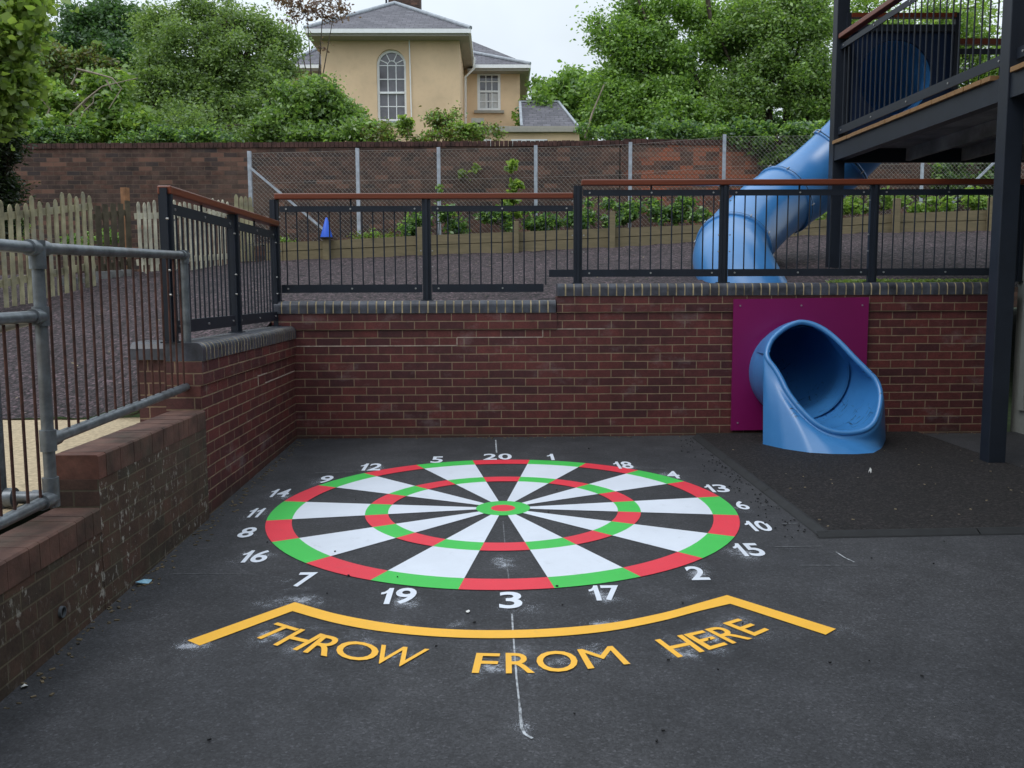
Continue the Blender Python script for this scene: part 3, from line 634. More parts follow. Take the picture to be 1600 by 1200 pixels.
# left wall
LY0 = 5.45
lw = empty('side_wall', (LX(6.8), 6.8, gz(-1.9, 6.8)), 'short dark red brick side wall on the left with rounded blue-grey coping', 'wall')
dl = Vector((LX(WY)-LX(LY0), WY-LY0, 0)).normalized(); on = Vector((dl.y, -dl.x, 0))
ZL = ZC-0.225
def slab_along(mb, y0, y1, off0, off1, z0, z1):
    vs = []
    for z in (z0, z1):
        for y in (y0, y1):
            for o_ in (off0, off1): vs.append((LX(y)+o_, y, z))
    mb.add(vs, [(0,2,3,1),(4,5,7,6),(0,1,5,4),(2,6,7,3),(0,4,6,2),(1,3,7,5)])
mb = MB(); slab_along(mb, LY0, WY, -0.215, 0, -0.3, ZL-0.1505); mb.build('brickwork', M['brick_y'], lw)
mb = MB(); slab_along(mb, LY0, WY-0.015, -0.215, 0.014, ZL-0.15, ZL-0.0005); mb.build('corbel_course', M['brick_y'], lw)
M['brick_x2'] = brick_mat('brick_retaining_end', 'x', -0.08, 1.3175, (0.115, 0.034, 0.028), (0.062, 0.020, 0.022), (0.22, 0.15, 0.095), stain=0.6, rough=0.6)
mb = MB(); slab_along(mb, LY0-0.003, LY0+0.1, -0.2155, -0.0005, -0.3, ZL-0.151); slab_along(mb, LY0-0.003, LY0+0.1, -0.2155, 0.0135, ZL-0.1495, ZL-0.001)
mb.box(LX(5.6)-0.44, LX(5.6)-0.216, 5.60, 5.80, 0.3, ZL-0.001); mb.build('end_brickwork', M['brick_x2'], lw)
bull_coping((LX(LY0)+0.012, LY0-0.01, ZL), (LX(WY)+0.012, WY-0.016, ZL), 0.225, ZL, 0.112, 0.0775, lw, on, rec=0.0008, jw=0.0065)
mb = MB(); x0 = LX(5.6)-0.47
prof = [(5.57, 0), (5.57, 0.07), (5.59, 0.098), (5.62, 0.110), (5.82, 0.110), (5.82, 0)]
mb.loft([[(x, y, ZL+z) for y, z in prof] for x in (x0, LX(5.6)-0.232)], smooth=False); mb.add([(x0, y, ZL+z) for y, z in prof], [tuple(range(6))]); mb.build('return_coping', M['coping'], lw)
# stains: weep lines of mortar on the side wall
mb = MB()
def ml2(px0, py0, px1, py1, w=0.008):
    A = []
    for px, py in ((px0, py0), (px1, py1)):
        d = ray(px, py); k = -0.0131; t = (-1.8745-k*WY)/(d.x-k*d.y); A.append(EYE+d*t)
    a, b_ = A
    if abs(a.y-b_.y) > abs(a.z-b_.z):
        z = (a.z+b_.z)/2; vs = [(LX(y)+o_, y, zz) for zz in (z-w/2, z+w/2) for y in (a.y, b_.y) for o_ in (-0.01, 0.003)]
    else: vs = [(LX(a.y+dy)+o_, a.y+dy, zz) for zz in (min(a.z, b_.z), max(a.z, b_.z)) for dy in (-w/2, w/2) for o_ in (-0.01, 0.003)]
    mb.add(vs, [(0,2,3,1),(4,5,7,6),(0,1,5,4),(2,6,7,3),(0,4,6,2),(1,3,7,5)])
ml2(414, 598, 460, 580); ml2(402, 588, 416, 583); ml2(403, 586, 403, 603)
mb.build('mortar_repair', M['repair'], lw)
# old weathered wall, stepping down towards the camera
ow = empty('weathered_wall', (-1.95, 4.0, gz(-1.95, 4.0)), 'old mossy spotted brick wall stepping down towards the camera on the left', 'wall')
YA, YB = 3.93, LY0-0.004; ZA, ZB = 0.79, 0.552
mb = MB(); slab_along(mb, YA, YB, -0.20, 0.022, -0.3, ZA-0.1105); slab_along(mb, -1.0, YA-0.0005, -0.20, 0.020, -0.3, ZB-0.1105)
mb.build('brickwork', M['brick_old'], ow)
mb = MB(); slab_along(mb, YA-0.003, YA+0.05, -0.1995, 0.0215, 0.3, ZA-0.111); mb.build('end_brickwork', M['brick_old_x'], ow)
def brick_cap(y0, y1, z0, z1, parent, chamfer=0.03):
    n = int(round((y1-y0)/0.078)); mb = MB()
    for i in range(n):
        a = y0+(y1-y0)*i/n+0.0012; b_ = y0+(y1-y0)*(i+1)/n-0.0012; j = random.uniform(-0.0012, 0.0012); jt = random.uniform(-0.001, 0.001)
        red = 1 if (i == 0 and z0 > 0.6) else 0
        prof = [(-0.205, z0), (-0.205, z1-0.03), (-0.18, z1+jt), (0.016+j, z1+jt), (0.0245+j, z1-0.008+jt), (0.0245+j, z0)]
        rings = [[(LX(y)+o_, y, z) for o_, z in prof] for y in (a, b_)]
        mb.loft(rings, mi=red, smooth=False); mb.add(rings[0][::-1], [tuple(range(6))], red); mb.add(rings[1], [tuple(range(6))], red)
    c = mb.build('brick_capping', [M['old_cap'], M['old_cap_red']], parent)
    mm = MB(); slab_along(mm, y0+0.004, y1-0.004, -0.198, 0.0225, z0+0.001, z1-0.012); k = mm.build('capping_joint', M['brick_cap'], c); k.location = (0, 0, 0)
brick_cap(YA, YB, ZA-0.11, ZA, ow); brick_cap(-1.0, YA-0.004, ZB-0.11, ZB, ow)
d = ray(95, 955); t = (-1.8745+0.0131*WY+0.02)/(d.x+0.0131*d.y); wp = EYE+d*t
mb = MB(); mb.tube([wp+Vector((-0.12, 0, 0)), wp+Vector((0.012, 0, -0.003))], 0.024, 16, cap=False); mb.tube([wp+Vector((0.012, 0, -0.003)), wp+Vector((-0.12, 0, 0))], 0.019, 16, cap=False)
mb.loft([[wp+Vector((0.012, cos(a_*pi/8)*r_, sin(a_*pi/8)*r_-0.003)) for a_ in range(16)] for r_ in (0.019, 0.024)])
mb.build('weep_pipe', M['galv'], ow)
mb = MB(); mb.add([wp+Vector((0.004, cos(a_*pi/8)*0.0195, sin(a_*pi/8)*0.0195)) for a_ in range(16)], [tuple(range(16))]); mb.build('pipe_dark_disc', M['black'], ow)  # black disc stands in for the shade inside the pipe
# grime along the foot of the walls
mb = MB()
for i in range(420):
    if random.random() < 0.55:
        y = random.uniform(3.0, 8.0); x = LX(y)+0.03+abs(random.gauss(0, 0.05))
    else: x = random.uniform(-1.8, 4.5); y = WY-0.02-abs(random.gauss(0, 0.03))
    s = random.uniform(0.002, 0.007); a = random.uniform(0, pi)
    mb.obox((x, y, gz(x, y)+s*0.4), Vector((cos(a), sin(a), 0)), Vector((-sin(a), cos(a), 0)), Vector((0, 0, 1)), s*1.6, s*0.8, s*0.35)
M['debris'] = simple('leaf_litter_bits', (0.13, 0.10, 0.06), 0.95, var=0.8, scale=25)
o = mb.build('grit_and_leaf_litter', M['debris']); setp(o, 'crumbs of grit and dead leaf gathered along the foot of the walls', 'litter', kind='stuff')

# ================================================================ magenta panel and slide
pn = empty('backing_panel', ((PX0+PX1)/2, WY-0.02, PZ0), 'flat magenta panel fixed to the brick wall around the slide mouth', 'panel')
hole = [Vector((SCX+cos(a)*0.41, WY-0.035, SCZ+sin(a)*0.41)) for a in [2*pi*i/48 for i in range(48)]]
holed([Vector((PX0, WY-0.035, PZ0)), Vector((PX1, WY-0.035, PZ0+0.01)), Vector((PX1, WY-0.035, PZ1+0.012)), Vector((PX0, WY-0.035, PZ1))], [hole], 'panel_sheet', M['purple'], pn, (0, 0.019, 0))
mb = MB()
for x in (PX0+0.1, PX1-0.1): mb.box(x-0.02, x+0.02, WY-0.0155, WY+0.002, PZ0+0.02, PZ1-0.02)
mb.build('batten', M['black'], pn)
for x in (PX0+0.06, (PX0+PX1)/2, PX1-0.06):
    for z in (PZ0+0.07, PZ1-0.06):
        if abs(x-SCX) < 0.3 and z < 0.5: continue
        b_ = MB(); b_.tube([(x, WY-0.034, z), (x, WY-0.040, z)], 0.008, 10); b_.build('screw', M['bolt'], pn)

sl = empty('tube_slide', (SCX, 7.5, gz(SCX, 7.5)), 'light blue plastic tube slide spiralling down through the wall to an open scooped exit', 'slide')
CP = [(4.349, 9.955, 3.825), (4.349, 10.25, 3.815), tuple(at(1352, 203, 10.78)), tuple(at(1270, 282, 10.95)), tuple(at(1198, 330, 10.65)), tuple(at(1146, 388, 10.0)), tuple(at(1150, 425, 9.35)), (2.63, 8.75, 1.15), (SCX, 8.32, 0.84), (SCX, 8.10, SCZ)]
def catmull(P, k):
    P = [Vector(p) for p in P]; out = []
    Q = [P[0]*2-P[1]]+P+[P[-1]*2-P[-2]]
    for i in range(1, len(Q)-2):
        for j in range(k):
            t = j/k; a, b_, c, d = Q[i-1], Q[i], Q[i+1], Q[i+2]
            out.append(0.5*(2*b_+(c-a)*t+(2*a-5*b_+4*c-d)*t*t+(3*b_-3*c+d-a)*t**3))
    out.append(P[-1]); return out
TP = catmull(CP, 8)
TR = 0.405
mb = MB(); tmp = MB(); rg = tmp.tube(TP, TR, 40, cap=False)
td = (TP[-1]-TP[-2]).normalized(); rg[-1] = [Vector((SCX, 8.10, SCZ))+Vector((p.x-TP[-1].x, 0, p.z-TP[-1].z)).normalized()*0.402 for p in rg[-1]]; rg.append([p+Vector((0, -0.012, 0)) for p in rg[-1]])
mb.loft(rg); mb.build('tube', M['slide'], sl, recalc=False)
def frame(i):
    t = (TP[min(i+1, len(TP)-1)]-TP[max(i-1, 0)]).normalized(); u = t.cross(Vector((0, 0, 1))).normalized(); return t, u, u.cross(t)
for i in (4, 20, 29, 40):
    t, u, w = frame(i); c = TP[i]
    fl = MB(); prof = [(-0.028, TR-0.004), (-0.026, TR+0.022), (-0.005, TR+0.028), (-0.004, TR+0.008), (0.004, TR+0.008), (0.005, TR+0.028), (0.026, TR+0.022), (0.028, TR-0.004)]
    fl.loft([[c+t*o_+(u*cos(2*pi*k/40)+w*sin(2*pi*k/40))*r_ for k in range(40)] for o_, r_ in prof])
    f_ = fl.build('seam_flange', M['slide'], sl)
    gb = MB(); gb.loft([[c+t*o_+(u*cos(2*pi*k/40)+w*sin(2*pi*k/40))*(TR+0.0265) for k in range(40)] for o_ in (-0.0052, 0.0052)]); q = gb.build('seam_gasket', M['black'], f_, recalc=False); q.location = (0, 0, 0)
    for k in range(10):
        a = 2*pi*(k+0.35)/10; p = c+(u*cos(a)+w*sin(a))*(TR+0.036); bb = MB(); bb.tube([p-t*0.026, p+t*0.026], 0.0065, 8); q = bb.build('bolt', M['bolt'], f_); q.location = (0, 0, 0)
# exit scoop, an open flared mouth on a skirt
rim_px = [(1253, 500), (1238, 503), (1222, 511), (1203, 528), (1194, 549), (1196, 563), (1207, 578), (1216, 593), (1226, 613), (1241, 634), (1260, 655), (1278, 669), (1297, 677.5), (1320, 681), (1347, 678), (1363, 670), (1373, 656), (1379, 634), (1379.5, 612), (1372, 592), (1357, 576), (1337, 556), (1316, 534), (1295, 516), (1274, 504.5)]
ptop = at(1253, 500, 7.86); plow = at(1320, 681, 7.26); pn_ = (ptop-plow).cross(Vector((1, -0.10, 0))).normalized()
def closed_resample(P, n):
    Q = []
    m_ = len(P)
    for i in range(m_):
        a, b_, c, d = P[i-1], P[i], P[(i+1) % m_], P[(i+2) % m_]
        for j in range(8):
            t = j/8; Q.append(0.5*(2*b_+(c-a)*t+(2*a-5*b_+4*c-d)*t*t+(3*b_-3*c+d-a)*t**3))
    L = [0]
    for i in range(len(Q)): L.append(L[-1]+(Q[(i+1) % len(Q)]-Q[i]).length)
    out = []
    for k in range(n):
        s = L[-1]*k/n; i = max(j for j in range(len(Q)) if L[j] <= s+1e-9); f_ = (s-L[i])/(L[i+1]-L[i]); out.append(Q[i].lerp(Q[(i+1) % len(Q)], f_))
    return out
rim3 = closed_resample([plane_hit(x, y, ptop, pn_) for x, y in rim_px], 96)
cen = sum(rim3, Vector())/96
if pn_.y > 0: pn_ = -pn_
nrm = []
for i in range(96):
    t = (rim3[(i+1) % 96]-rim3[i-1]).normalized(); n_ = t.cross(pn_).normalized()
    if n_.dot(rim3[i]-cen) < 0: n_ = -n_
    nrm.append(n_)
lip = 0.024
def rring(a):      # a: 0 = outer side, pi = inner side
    return [rim3[i]-nrm[i]*lip+nrm[i]*lip*cos(a)+pn_*lip*1.1*sin(a) for i in range(96)]
iL = min(range(96), key=lambda i: (rim3[i]-plane_hit(1194, 551, ptop, pn_)).length)
iR = min(range(96), key=lambda i: (rim3[i]-plane_hit(1379.5, 616, ptop, pn_)).length)
bpx = [(1192, 698), (1225, 705.5), (1265, 711.5), (1300, 713.5), (1340, 714), (1368, 712), (1378, 705), (1384, 690)]
bpath = [Vector(G(x, y)) for x, y in bpx]
bl = [0]
for i in range(len(bpath)-1): bl.append(bl[-1]+(bpath[i+1]-bpath[i]).length)
def bpos(f_):
    s = f_*bl[-1]; i = max(j for j in range(len(bpath)-1) if bl[j] <= s+1e-9); p = bpath[i].lerp(bpath[i+1], (s-bl[i])/(bl[i+1]-bl[i])); p.z = gz(p.x, p.y)+0.015; return p
wr = lambda r_, y: [Vector((SCX+r_*cos(a), y, SCZ+r_*sin(a))) for a in [atan2(p.z-cen.z, p.x-cen.x) for p in rim3]]
inner = rring(pi); w0 = wr(0.400, 8.05)
def lerp_r(A, B, t): return [a.lerp(b_, t) for a, b_ in zip(A, B)]
rings = [rring(a) for a in (0, pi/8, pi/4, 3*pi/8, pi/2, 5*pi/8, 3*pi/4, 7*pi/8, pi)]
mid = []
for t in (0.12, 0.3, 0.55, 0.8, 1.0):
    R1 = lerp_r(inner, w0, t); s = sin(pi*min(1, t*1.0))*0.05
    mid.append([p+Vector((0, 0, -s*max(0, (cen.z-q.z)/0.45))) for p, q in zip(R1, rim3)])
mid.append(wr(0.397, 8.14)); mb = MB(); mb.loft(rings+mid); mb.build('exit_scoop', M['slide'], sl, recalc=False)
# skirt from the lower rim to the ground
lower = list(range(iL, iR+1)); outer0 = rring(0)
top_r = [outer0[i] for i in lower]; LL = [0]
for i in range(len(lower)-1): LL.append(LL[-1]+(top_r[i+1]-top_r[i]).length)
bot_r = [bpos(l/LL[-1]) for l in LL]
drop = [p+nrm[i]*0.006+Vector((0, 0, -0.02)) for p, i in zip(top_r, lower)]
rr_ = [top_r, drop]
for t in (0.12, 0.3, 0.5, 0.75, 1.0):
    te = t; rr_.append([Vector((a.x+(b_.x-a.x)*te**0.85, a.y+(b_.y-a.y)*te**0.85, a.z+(b_.z-a.z)*te)) for a, b_ in zip(drop, bot_r)])
back_in = [Vector((p.x, p.y, p.z)) for p in rr_[-1]]
mb = MB(); mb.loft(rr_, closed=False); mb.build('skirt', M['slide'], sl, recalc=False)
# return edges of the skirt towards the wall, tucked behind the hood
mb = MB()
for e, sx in ((0, 1), (-1, -1)):
    col = [r_[e] for r_ in rr_]; mb.loft([col, [p+Vector((sx*0.05, 0.06, 0)) for p in col]], closed=False)
mb.build('skirt_return', M['slide'], sl, recalc=False)
# hood behind the upper rim and the collar on the wall
upper = list(range(iR, 96))+list(range(0, iL+1))
o_r = [outer0[i] for i in upper]; cr = [Vector((SCX+0.02+0.43*cos(a), 7.99, SCZ+0.01+0.43*sin(a))) for a in [atan2(rim3[i].z-cen.z+0.0, rim3[i].x-cen.x) for i in upper]]
cen2 = Vector((SCX, 0, SCZ))
mb = MB(); mb.loft([o_r]+[[Vector((p.x+(cen2.x-p.x)*k*0.5, min(7.985, p.y+dy*(8.0-p.y)), p.z+(cen2.z-p.z)*k*0.5)) for p in o_r] for k, dy in ((0.0, 0.08), (0.02, 0.5), (0.05, 0.96))], closed=False); mb.build('hood', M['slide'], sl, recalc=False)
mb = MB(); n_ = 64; prof = [(8.082, 0.427), (8.00, 0.429), (7.90, 0.424), (7.86, 0.414)]
mb.loft([[Vector((SCX-0.018+r_*cos(2*pi*k/n_), y, SCZ-0.03+r_*sin(2*pi*k/n_))) for k in range(n_)] for y, r_ in prof]); mb.build('collar', M['slide'], sl, recalc=False)
mb = MB(); mb.loft([[Vector((SCX-0.018+r_*cos(a), y, SCZ-0.03+r_*sin(a))) for a in np.linspace(radians(148), radians(238), 26)] for y, r_ in ((7.90, 0.4245), (7.80, 0.420), (7.70, 0.412))], closed=False); mb.build('collar_flange', M['slide'], sl, recalc=False)
# ================================================================ steel railings
def railing(name, label, A, B, posts, z, mats, bars, nb_pitch=0.096, bay_clip=None, hr_mat='handrail', post_foot=None, group='steel railings with timber handrails'):
    """A,B base points (xy); posts: list of distances along; z dict: hand_top, top_bar(z1,z0), bot_bar(z1,z0), foot"""
    A = Vector((A[0], A[1], 0)); B = Vector((B[0], B[1], 0)); d = (B-A).normalized(); s = Vector((-d.y, d.x, 0)); L = (B-A).length; Z = Vector((0, 0, 1))
    r = empty(name, (A.x, A.y, z['foot']), label, 'railing', group)
    P = lambda t, off, zz: A+d*t+s*off+Z*zz
    hw = 0.078; ph = z['hand_top']-0.052
    for i, t in enumerate(posts):
        ft = z['foot'] if post_foot is None else post_foot[i]; tp = ph-0.001 if not z.get('post_top') else z['post_top'][i]
        mb = MB(); mb.obox(P(t, 0, (tp+ft)/2), d, s, Z, hw/2, 0.021, (tp-ft)/2); mb.obox(P(t, 0, (tp+ft)/2), d, s, Z, 0.012, 0.040, (tp-ft)/2-0.002)
        mb.obox(P(t, 0, ft+0.004), d, s, Z, 0.055, 0.05, 0.004)
        p = mb.build('post', M['steel'], r)
        k0 = None
        for zz in (z['top'][0]-0.10, z['bot'][0]+0.16, (z['top'][0]+z['bot'][0])/2-0.05):
            for sd in (-1, 1):
                if k0 is None:
                    b_ = MB(); b_.tube([P(t+sd*0.052, -0.018, zz), P(t+sd*0.052, -0.032, zz)], 0.0065, 8); k0 = b_.build('bolt', M['bolt'], p); k0.location = (0, 0, 0); base = (sd, zz)
                else:
                    dup_child(k0, p, d*((sd-base[0])*0.052)+Z*(zz-base[1]))
    if True:
        mb = MB(); e0, e1 = z.get('hand_ext', (0.03, 0.03)); mb.beam(P(posts[0]-e0, 0, z['hand_top']-0.026), P(posts[-1]+e1, 0, z['hand_top']-0.026), 0.085, 0.052)
        mb.build('handrail', M[hr_mat], r, bevel=0.008)
    for kind in bars:                                  # (t0,t1) bays
        t0, t1, bot_ext = kind
        for nm, (z1, z0), ext in (('top_bar', z['top'], (0, 0)), ('bottom_bar', z['bot'], bot_ext)):
            mb = MB(); mb.obox(P((t0+ext[0]+t1+ext[1])/2, -0.008, (z0+z1)/2), d, s, Z, (t1+ext[1]-t0-ext[0])/2, 0.006, (z1-z0)/2); mb.obox(P((t0+ext[0]+t1+ext[1])/2, 0.012, z1-0.003 if nm == 'top_bar' else z1-0.003), d, s, Z, (t1+ext[1]-t0-ext[0])/2, 0.0138, 0.003)
            q = mb.build(nm, M['steel'], r); k0 = None
            for tt in ((t0+0.06), (t0+t1)/2, t1-0.06):
                if k0 is None: b_ = MB(); b_.tube([P(tt, -0.012, (z0+z1)/2), P(tt, -0.021, (z0+z1)/2)], 0.0085, 8); k0 = b_.build('bolt', M['bolt'], q); k0.location = (0, 0, 0); tb = tt
                else: dup_child(k0, q, d*(tt-tb))
        n = int(round((t1-t0)/nb_pitch)); b0 = None
        for i in range(n):
            t = t0+(i+0.5)*(t1-t0)/n; lo = z['bot'][0]
            if bay_clip and t > bay_clip[0] : lo = bay_clip[1]
            if b0 is None or lo != blo: mb = MB(); mb.tube([P(t, 0.010, lo-0.01), P(t, 0.010, z['top'][1]+0.01)], 0.0065, 8); b0 = mb.build('baluster', M['steel'], r); tb = t; blo = lo
            else: dup_child(b0, r, d*(t-tb))
        mb = MB(); tm = (t0+t1)/2; mb.tube([P(tm, 0.008, z['top'][1]+0.02), P(tm, 0.008, z['hand_top']-0.045)], 0.009, 8); mb.build('standoff', M['steel'], r)
    return r
RY = WY+0.10
XA, XB, XC = at(433, 470, RY).x, at(668, 470, RY).x, at(902.5, 455, RY).x
XD, XEE, XF = at(1129, 445, RY).x, at(1361, 445, RY).x, at(1581, 440, RY).x
railing('railing', 'lower run of black steel railing on the left half of the long wall', (XA, RY), (XC, RY), [0.0, XB-XA], dict(hand_top=2.401, top=(2.289, 2.237), bot=(1.579, 1.505), foot=1.43, hand_ext=(-0.01, XC-XB-0.045)), None,
        [(0.05, XB-XA-0.045, (0, 0)), (XB-XA+0.045, XC-XA-0.045, (0, -0.27))], bay_clip=(XC-XA-0.27, 1.72))
railing('railing', 'higher run of black steel railing in front of the blue tube slide', (XC, RY), (XF, RY), [0.0, XD-XC, XEE-XC, XF-XC+0.05], dict(hand_top=2.518, top=(2.428, 2.374), bot=(1.708, 1.641), foot=1.580, hand_ext=(-0.03, 0.0)), None,
        [(0.045, XD-XC-0.045, (-0.31, 0)), (XD-XC+0.045, XEE-XC-0.045, (0, 0)), (XEE-XC+0.045, XF-XC+0.0, (0, 0))])
xl = -2.02
y0r, y1r = 5.49, RY-0.06
railing('railing', 'short run of black steel railing standing on the left side wall', (xl, y0r), (xl-0.01, y1r), [0.0, 1.38, y1r-y0r-0.02], dict(hand_top=2.155, top=(2.054, 1.990), bot=(1.338, 1.256), foot=1.204, hand_ext=(0.02, 0.03), post_top=[2.14, 2.102, 2.102]), None,
        [(0.05, 1.31, (0, 0)), (1.41, y1r-y0r-0.06, (0, 0))], hr_mat='handrail_y', nb_pitch=0.1)

# ---- galvanised tube railing with rusty bars on the old wall
gr = empty('pipe_railing', (-1.95, 3.75, 0.6), 'galvanised pipe railing with rusty vertical bars on the old brick wall', 'railing')
gx = lambda y: LX(y)-0.088
yN, yF = 3.72, 5.50; zt0, zt1, zb0, zb1 = 1.695, 1.738, 0.893, 0.935
rp = 0.0245
mb = MB(); mb.tube([(gx(yN), yN, 0.64), (gx(yN), yN, zt0+0.01)], rp, 16); p0 = mb.build('post', M['galv'], gr)
mb = MB(); mb.tube([(gx(yF), yF, ZL+0.112), (gx(yF), yF, zt1+0.005)], rp, 16); mb.build('post', M['galv'], gr)
mb = MB(); mb.tube([(gx(yN), yN, zt0), (gx(yF), yF, zt1)], rp, 16); mb.build('top_rail', M['galv'], gr)
mb = MB(); mb.tube([(gx(1.0), 1.0, zt0-0.02), (gx(yN), yN, zt0)], rp, 16); mb.build('top_rail', M['galv'], gr)
mb = MB(); mb.tube([(gx(yN), yN, zb0), (gx(yF), LY0+0.02, zb1)], rp, 16); mb.build('bottom_rail', M['galv'], gr)
mb = MB(); mb.tube([(gx(1.0), 1.0, 1.40), (gx(yN), yN, 1.415)], rp, 16); mb.build('middle_rail', M['galv'], gr)
mb = MB(); mb.tube([(gx(1.0), 1.0, 0.635), (gx(yN), yN, 0.645)], rp, 16); mb.build('bottom_rail', M['galv'], gr)
def fitting(pts, r=0.033, nm='clamp_fitting'):
    mb = MB(); rs = [r*0.9]+[r]*(len(pts)-2)+[r*0.9] if len(pts) > 2 else r
    mb.tube(pts, r, 18); return mb
X_ = gx(yN)
mb = fitting([(X_, yN, zt0-0.085), (X_, yN, zt0+0.032)]); mb.tube([(gx(yN-0.07), yN-0.07, zt0), (gx(yN+0.07), yN+0.07, zt0+0.002)], 0.033, 18); mb.build('clamp_fitting', M['galv'], gr)
mb = fitting([(X_, yN, 1.415-0.04), (X_, yN, 1.415+0.04)]); mb.tube([(gx(yN-0.07), yN-0.07, 1.414), (X_, yN, 1.415)], 0.033, 18); mb.build('clamp_fitting', M['galv'], gr)
mb = fitting([(X_, yN, zb0-0.045), (X_, yN, zb0+0.045)]); mb.tube([(X_, yN, zb0), (gx(yN+0.075), yN+0.075, zb0+0.002)], 0.033, 18); mb.build('clamp_fitting', M['galv'], gr)
mb = fitting([(X_, yN, 0.61), (X_, yN, 0.735)]); mb.tube([(X_, yN, 0.645), (gx(yN-0.085), yN-0.085, 0.645)], 0.034, 18); mb.tube([(X_, yN, 0.645), (X_-0.08, yN+0.01, 0.645)], 0.034, 18); mb.build('clamp_fitting', M['galv'], gr)
mb = fitting([(gx(yF), yF, zt1-0.05), (gx(yF), yF, zt1+0.03)], 0.031); mb.tube([(gx(yF-0.05), yF-0.05, zt1-0.001), (gx(yF), yF+0.031, zt1)], 0.031, 18); mb.build('clamp_fitting', M['galv'], gr)
mb = MB(); mb.tube([(X_-0.05, yN+0.01, 0.645), (X_-0.20, yN+0.02, 0.645)], 0.027, 16); mb.tube([(X_-0.165, yN+0.02, 0.645), (X_-0.20, yN+0.02, 0.645)], 0.042, 16); mb.build('wall_flange', M['galv'], gr)
mb = MB(); mb.tube([(X_-0.23, yN+0.02, 0.60), (X_-0.23, yN+0.02, 1.36)], 0.030, 16); mb.tube([(X_-0.23, yN+0.02, 1.36), (X_-0.02, yN-0.01, 1.41)], 0.026, 16); mb.build('outer_post', M['galv'], gr)
bx = [50, 69, 87.5, 106, 122.5, 137.5, 151.5, 165, 178.5, 191.5, 204, 216, 227.5, 238.5, 248.5, 257.5, 266]
b0 = None
for i in range(17):
    y = yN+0.085+i*0.1005; f_ = (y-yN)/(yF-yN); z1 = zt0+(zt1-zt0)*f_; z0 = zb0+(zb1-zb0)*f_
    mb = MB(); j = random.uniform(-.003, .003); mb.tube([(gx(y)+j, y+j, z0), (gx(y), y, z1)], 0.0065, 8); mb.build('bar', M['rust'], gr)
for i in range(9):
    y = yN-0.09-i*0.1; mb = MB(); mb.tube([(gx(y), y, 0.645), (gx(y), y, 1.41)], 0.0065, 8); mb.build('bar', M['rust'], gr)

# ================================================================ timber picket fences
def pickets(label, a, b_, n, z_of, h, w=0.075, th=0.018, mat='picket', rail_z=(0.22, 0.88), round_top=True, posts=(), post_mat='picket', lean=0.0, jit=0.02, group='picket fences beside the sloping playground'):
    A = Vector((*a, 0)); B = Vector((*b_, 0)); d = (B-A).normalized(); s = Vector((-d.y, d.x, 0)); L = (B-A).length
    f = empty('picket_fence', (A.x, A.y, z_of(0)), label, 'fence', group)
    for i in range(n):
        t = (i+0.5)/n; p = A+(B-A)*t; z0 = z_of(t)+random.uniform(-0.02, 0.02); hh = h+random.uniform(-jit, jit); ww = w/2; k = random.uniform(-0.012, 0.012)
        pr = [(-ww, 0), (ww, 0), (ww, hh-0.05), (ww*0.55, hh-0.012), (0, hh), (-ww*0.55, hh-0.012), (-ww, hh-0.05)] if round_top else [(-ww, 0), (ww, 0), (ww, hh), (-ww, hh)]
        mb = MB(); m_ = len(pr)
        vs = [p+d*(x+k*z)+s*o_+Vector((0, 0, z0+z)) for o_ in (-th/2, th/2) for x, z in pr]
        mb.add(vs, [tuple(range(m_))[::-1], tuple(range(m_, 2*m_))]+[(q, (q+1) % m_, m_+(q+1) % m_, m_+q) for q in range(m_)])
        mb.build('picket', M[mat], f)
    for rz in rail_z:
        mb = MB(); mb.beam(A+s*(th/2+0.02)+Vector((0, 0, z_of(0)+rz*h)), B+s*(th/2+0.02)+Vector((0, 0, z_of(1)+rz*h)), 0.038, 0.085); mb.build('rail', M[mat], f)
    for t, extra in posts:
        p = A+(B-A)*t+s*(th/2+0.085); mb = MB(); mb.obox(p+Vector((0, 0, z_of(t)+(h+extra)/2)), d, s, Vector((0, 0, 1)), 0.045, 0.045, (h+extra)/2+0.1); mb.build('post', M[post_mat], f)
    return f
a = at(4, 480, 10.5); b_ = at(152, 446, 11.9)
pickets('weathered greenish picket fence rising at the far left in front of the garden wall', (a.x, a.y), (b_.x, b_.y), 13, lambda t: a.z+(b_.z-a.z)*t-0.03, 1.24, w=0.055, rail_z=(0.24, 0.86), jit=0.06)
a2 = at(-60, 488, 10.0); 
pickets('stub of picket fence continuing out of frame to the left', (a2.x, a2.y), (a.x-0.1, a.y-0.03), 5, lambda t, a2=a2, a=a: a2.z+(a.z-a2.z)*t-0.03, 1.22, w=0.082, rail_z=(0.24, 0.86))
a3 = at(153, 436, 13.0); b3 = at(209, 424, 13.6)
pickets('dark stained picket gate section with wide gaps against the garden wall', (a3.x, a3.y), (b3.x, b3.y), 5, lambda t: a3.z+(b3.z-a3.z)*t+0.03, 1.02, w=0.09, mat='picket_dark', round_top=False, rail_z=(0.12, 0.84), posts=((0.99, 0.10),), post_mat='orangewood')
a4 = at(217, 427, 12.6); b4 = at(362, 415, 13.9)
pickets('pale picket fence seen through the left side railing', (a4.x, a4.y), (b4.x, b4.y), 19, lambda t: a4.z+(b4.z-a4.z)*t, 0.99, w=0.045, mat='picket_pale', rail_z=(0.15, 0.8))
a5 = at(368, 408, 14.3); b5 = at(399, 405, 14.4)
pickets('small stub of pickets beside the end post of the wire fence', (a5.x, a5.y), (b5.x, b5.y), 4, lambda t: a5.z, 1.02, w=0.06, mat='picket', rail_z=(0.2, 0.8))
kb = empty('concrete_kerb', (at(155, 440, 12.6).x, 12.6, at(155, 440, 12.6).z), 'pale concrete kerb blocks below the dark picket gate', 'kerb')
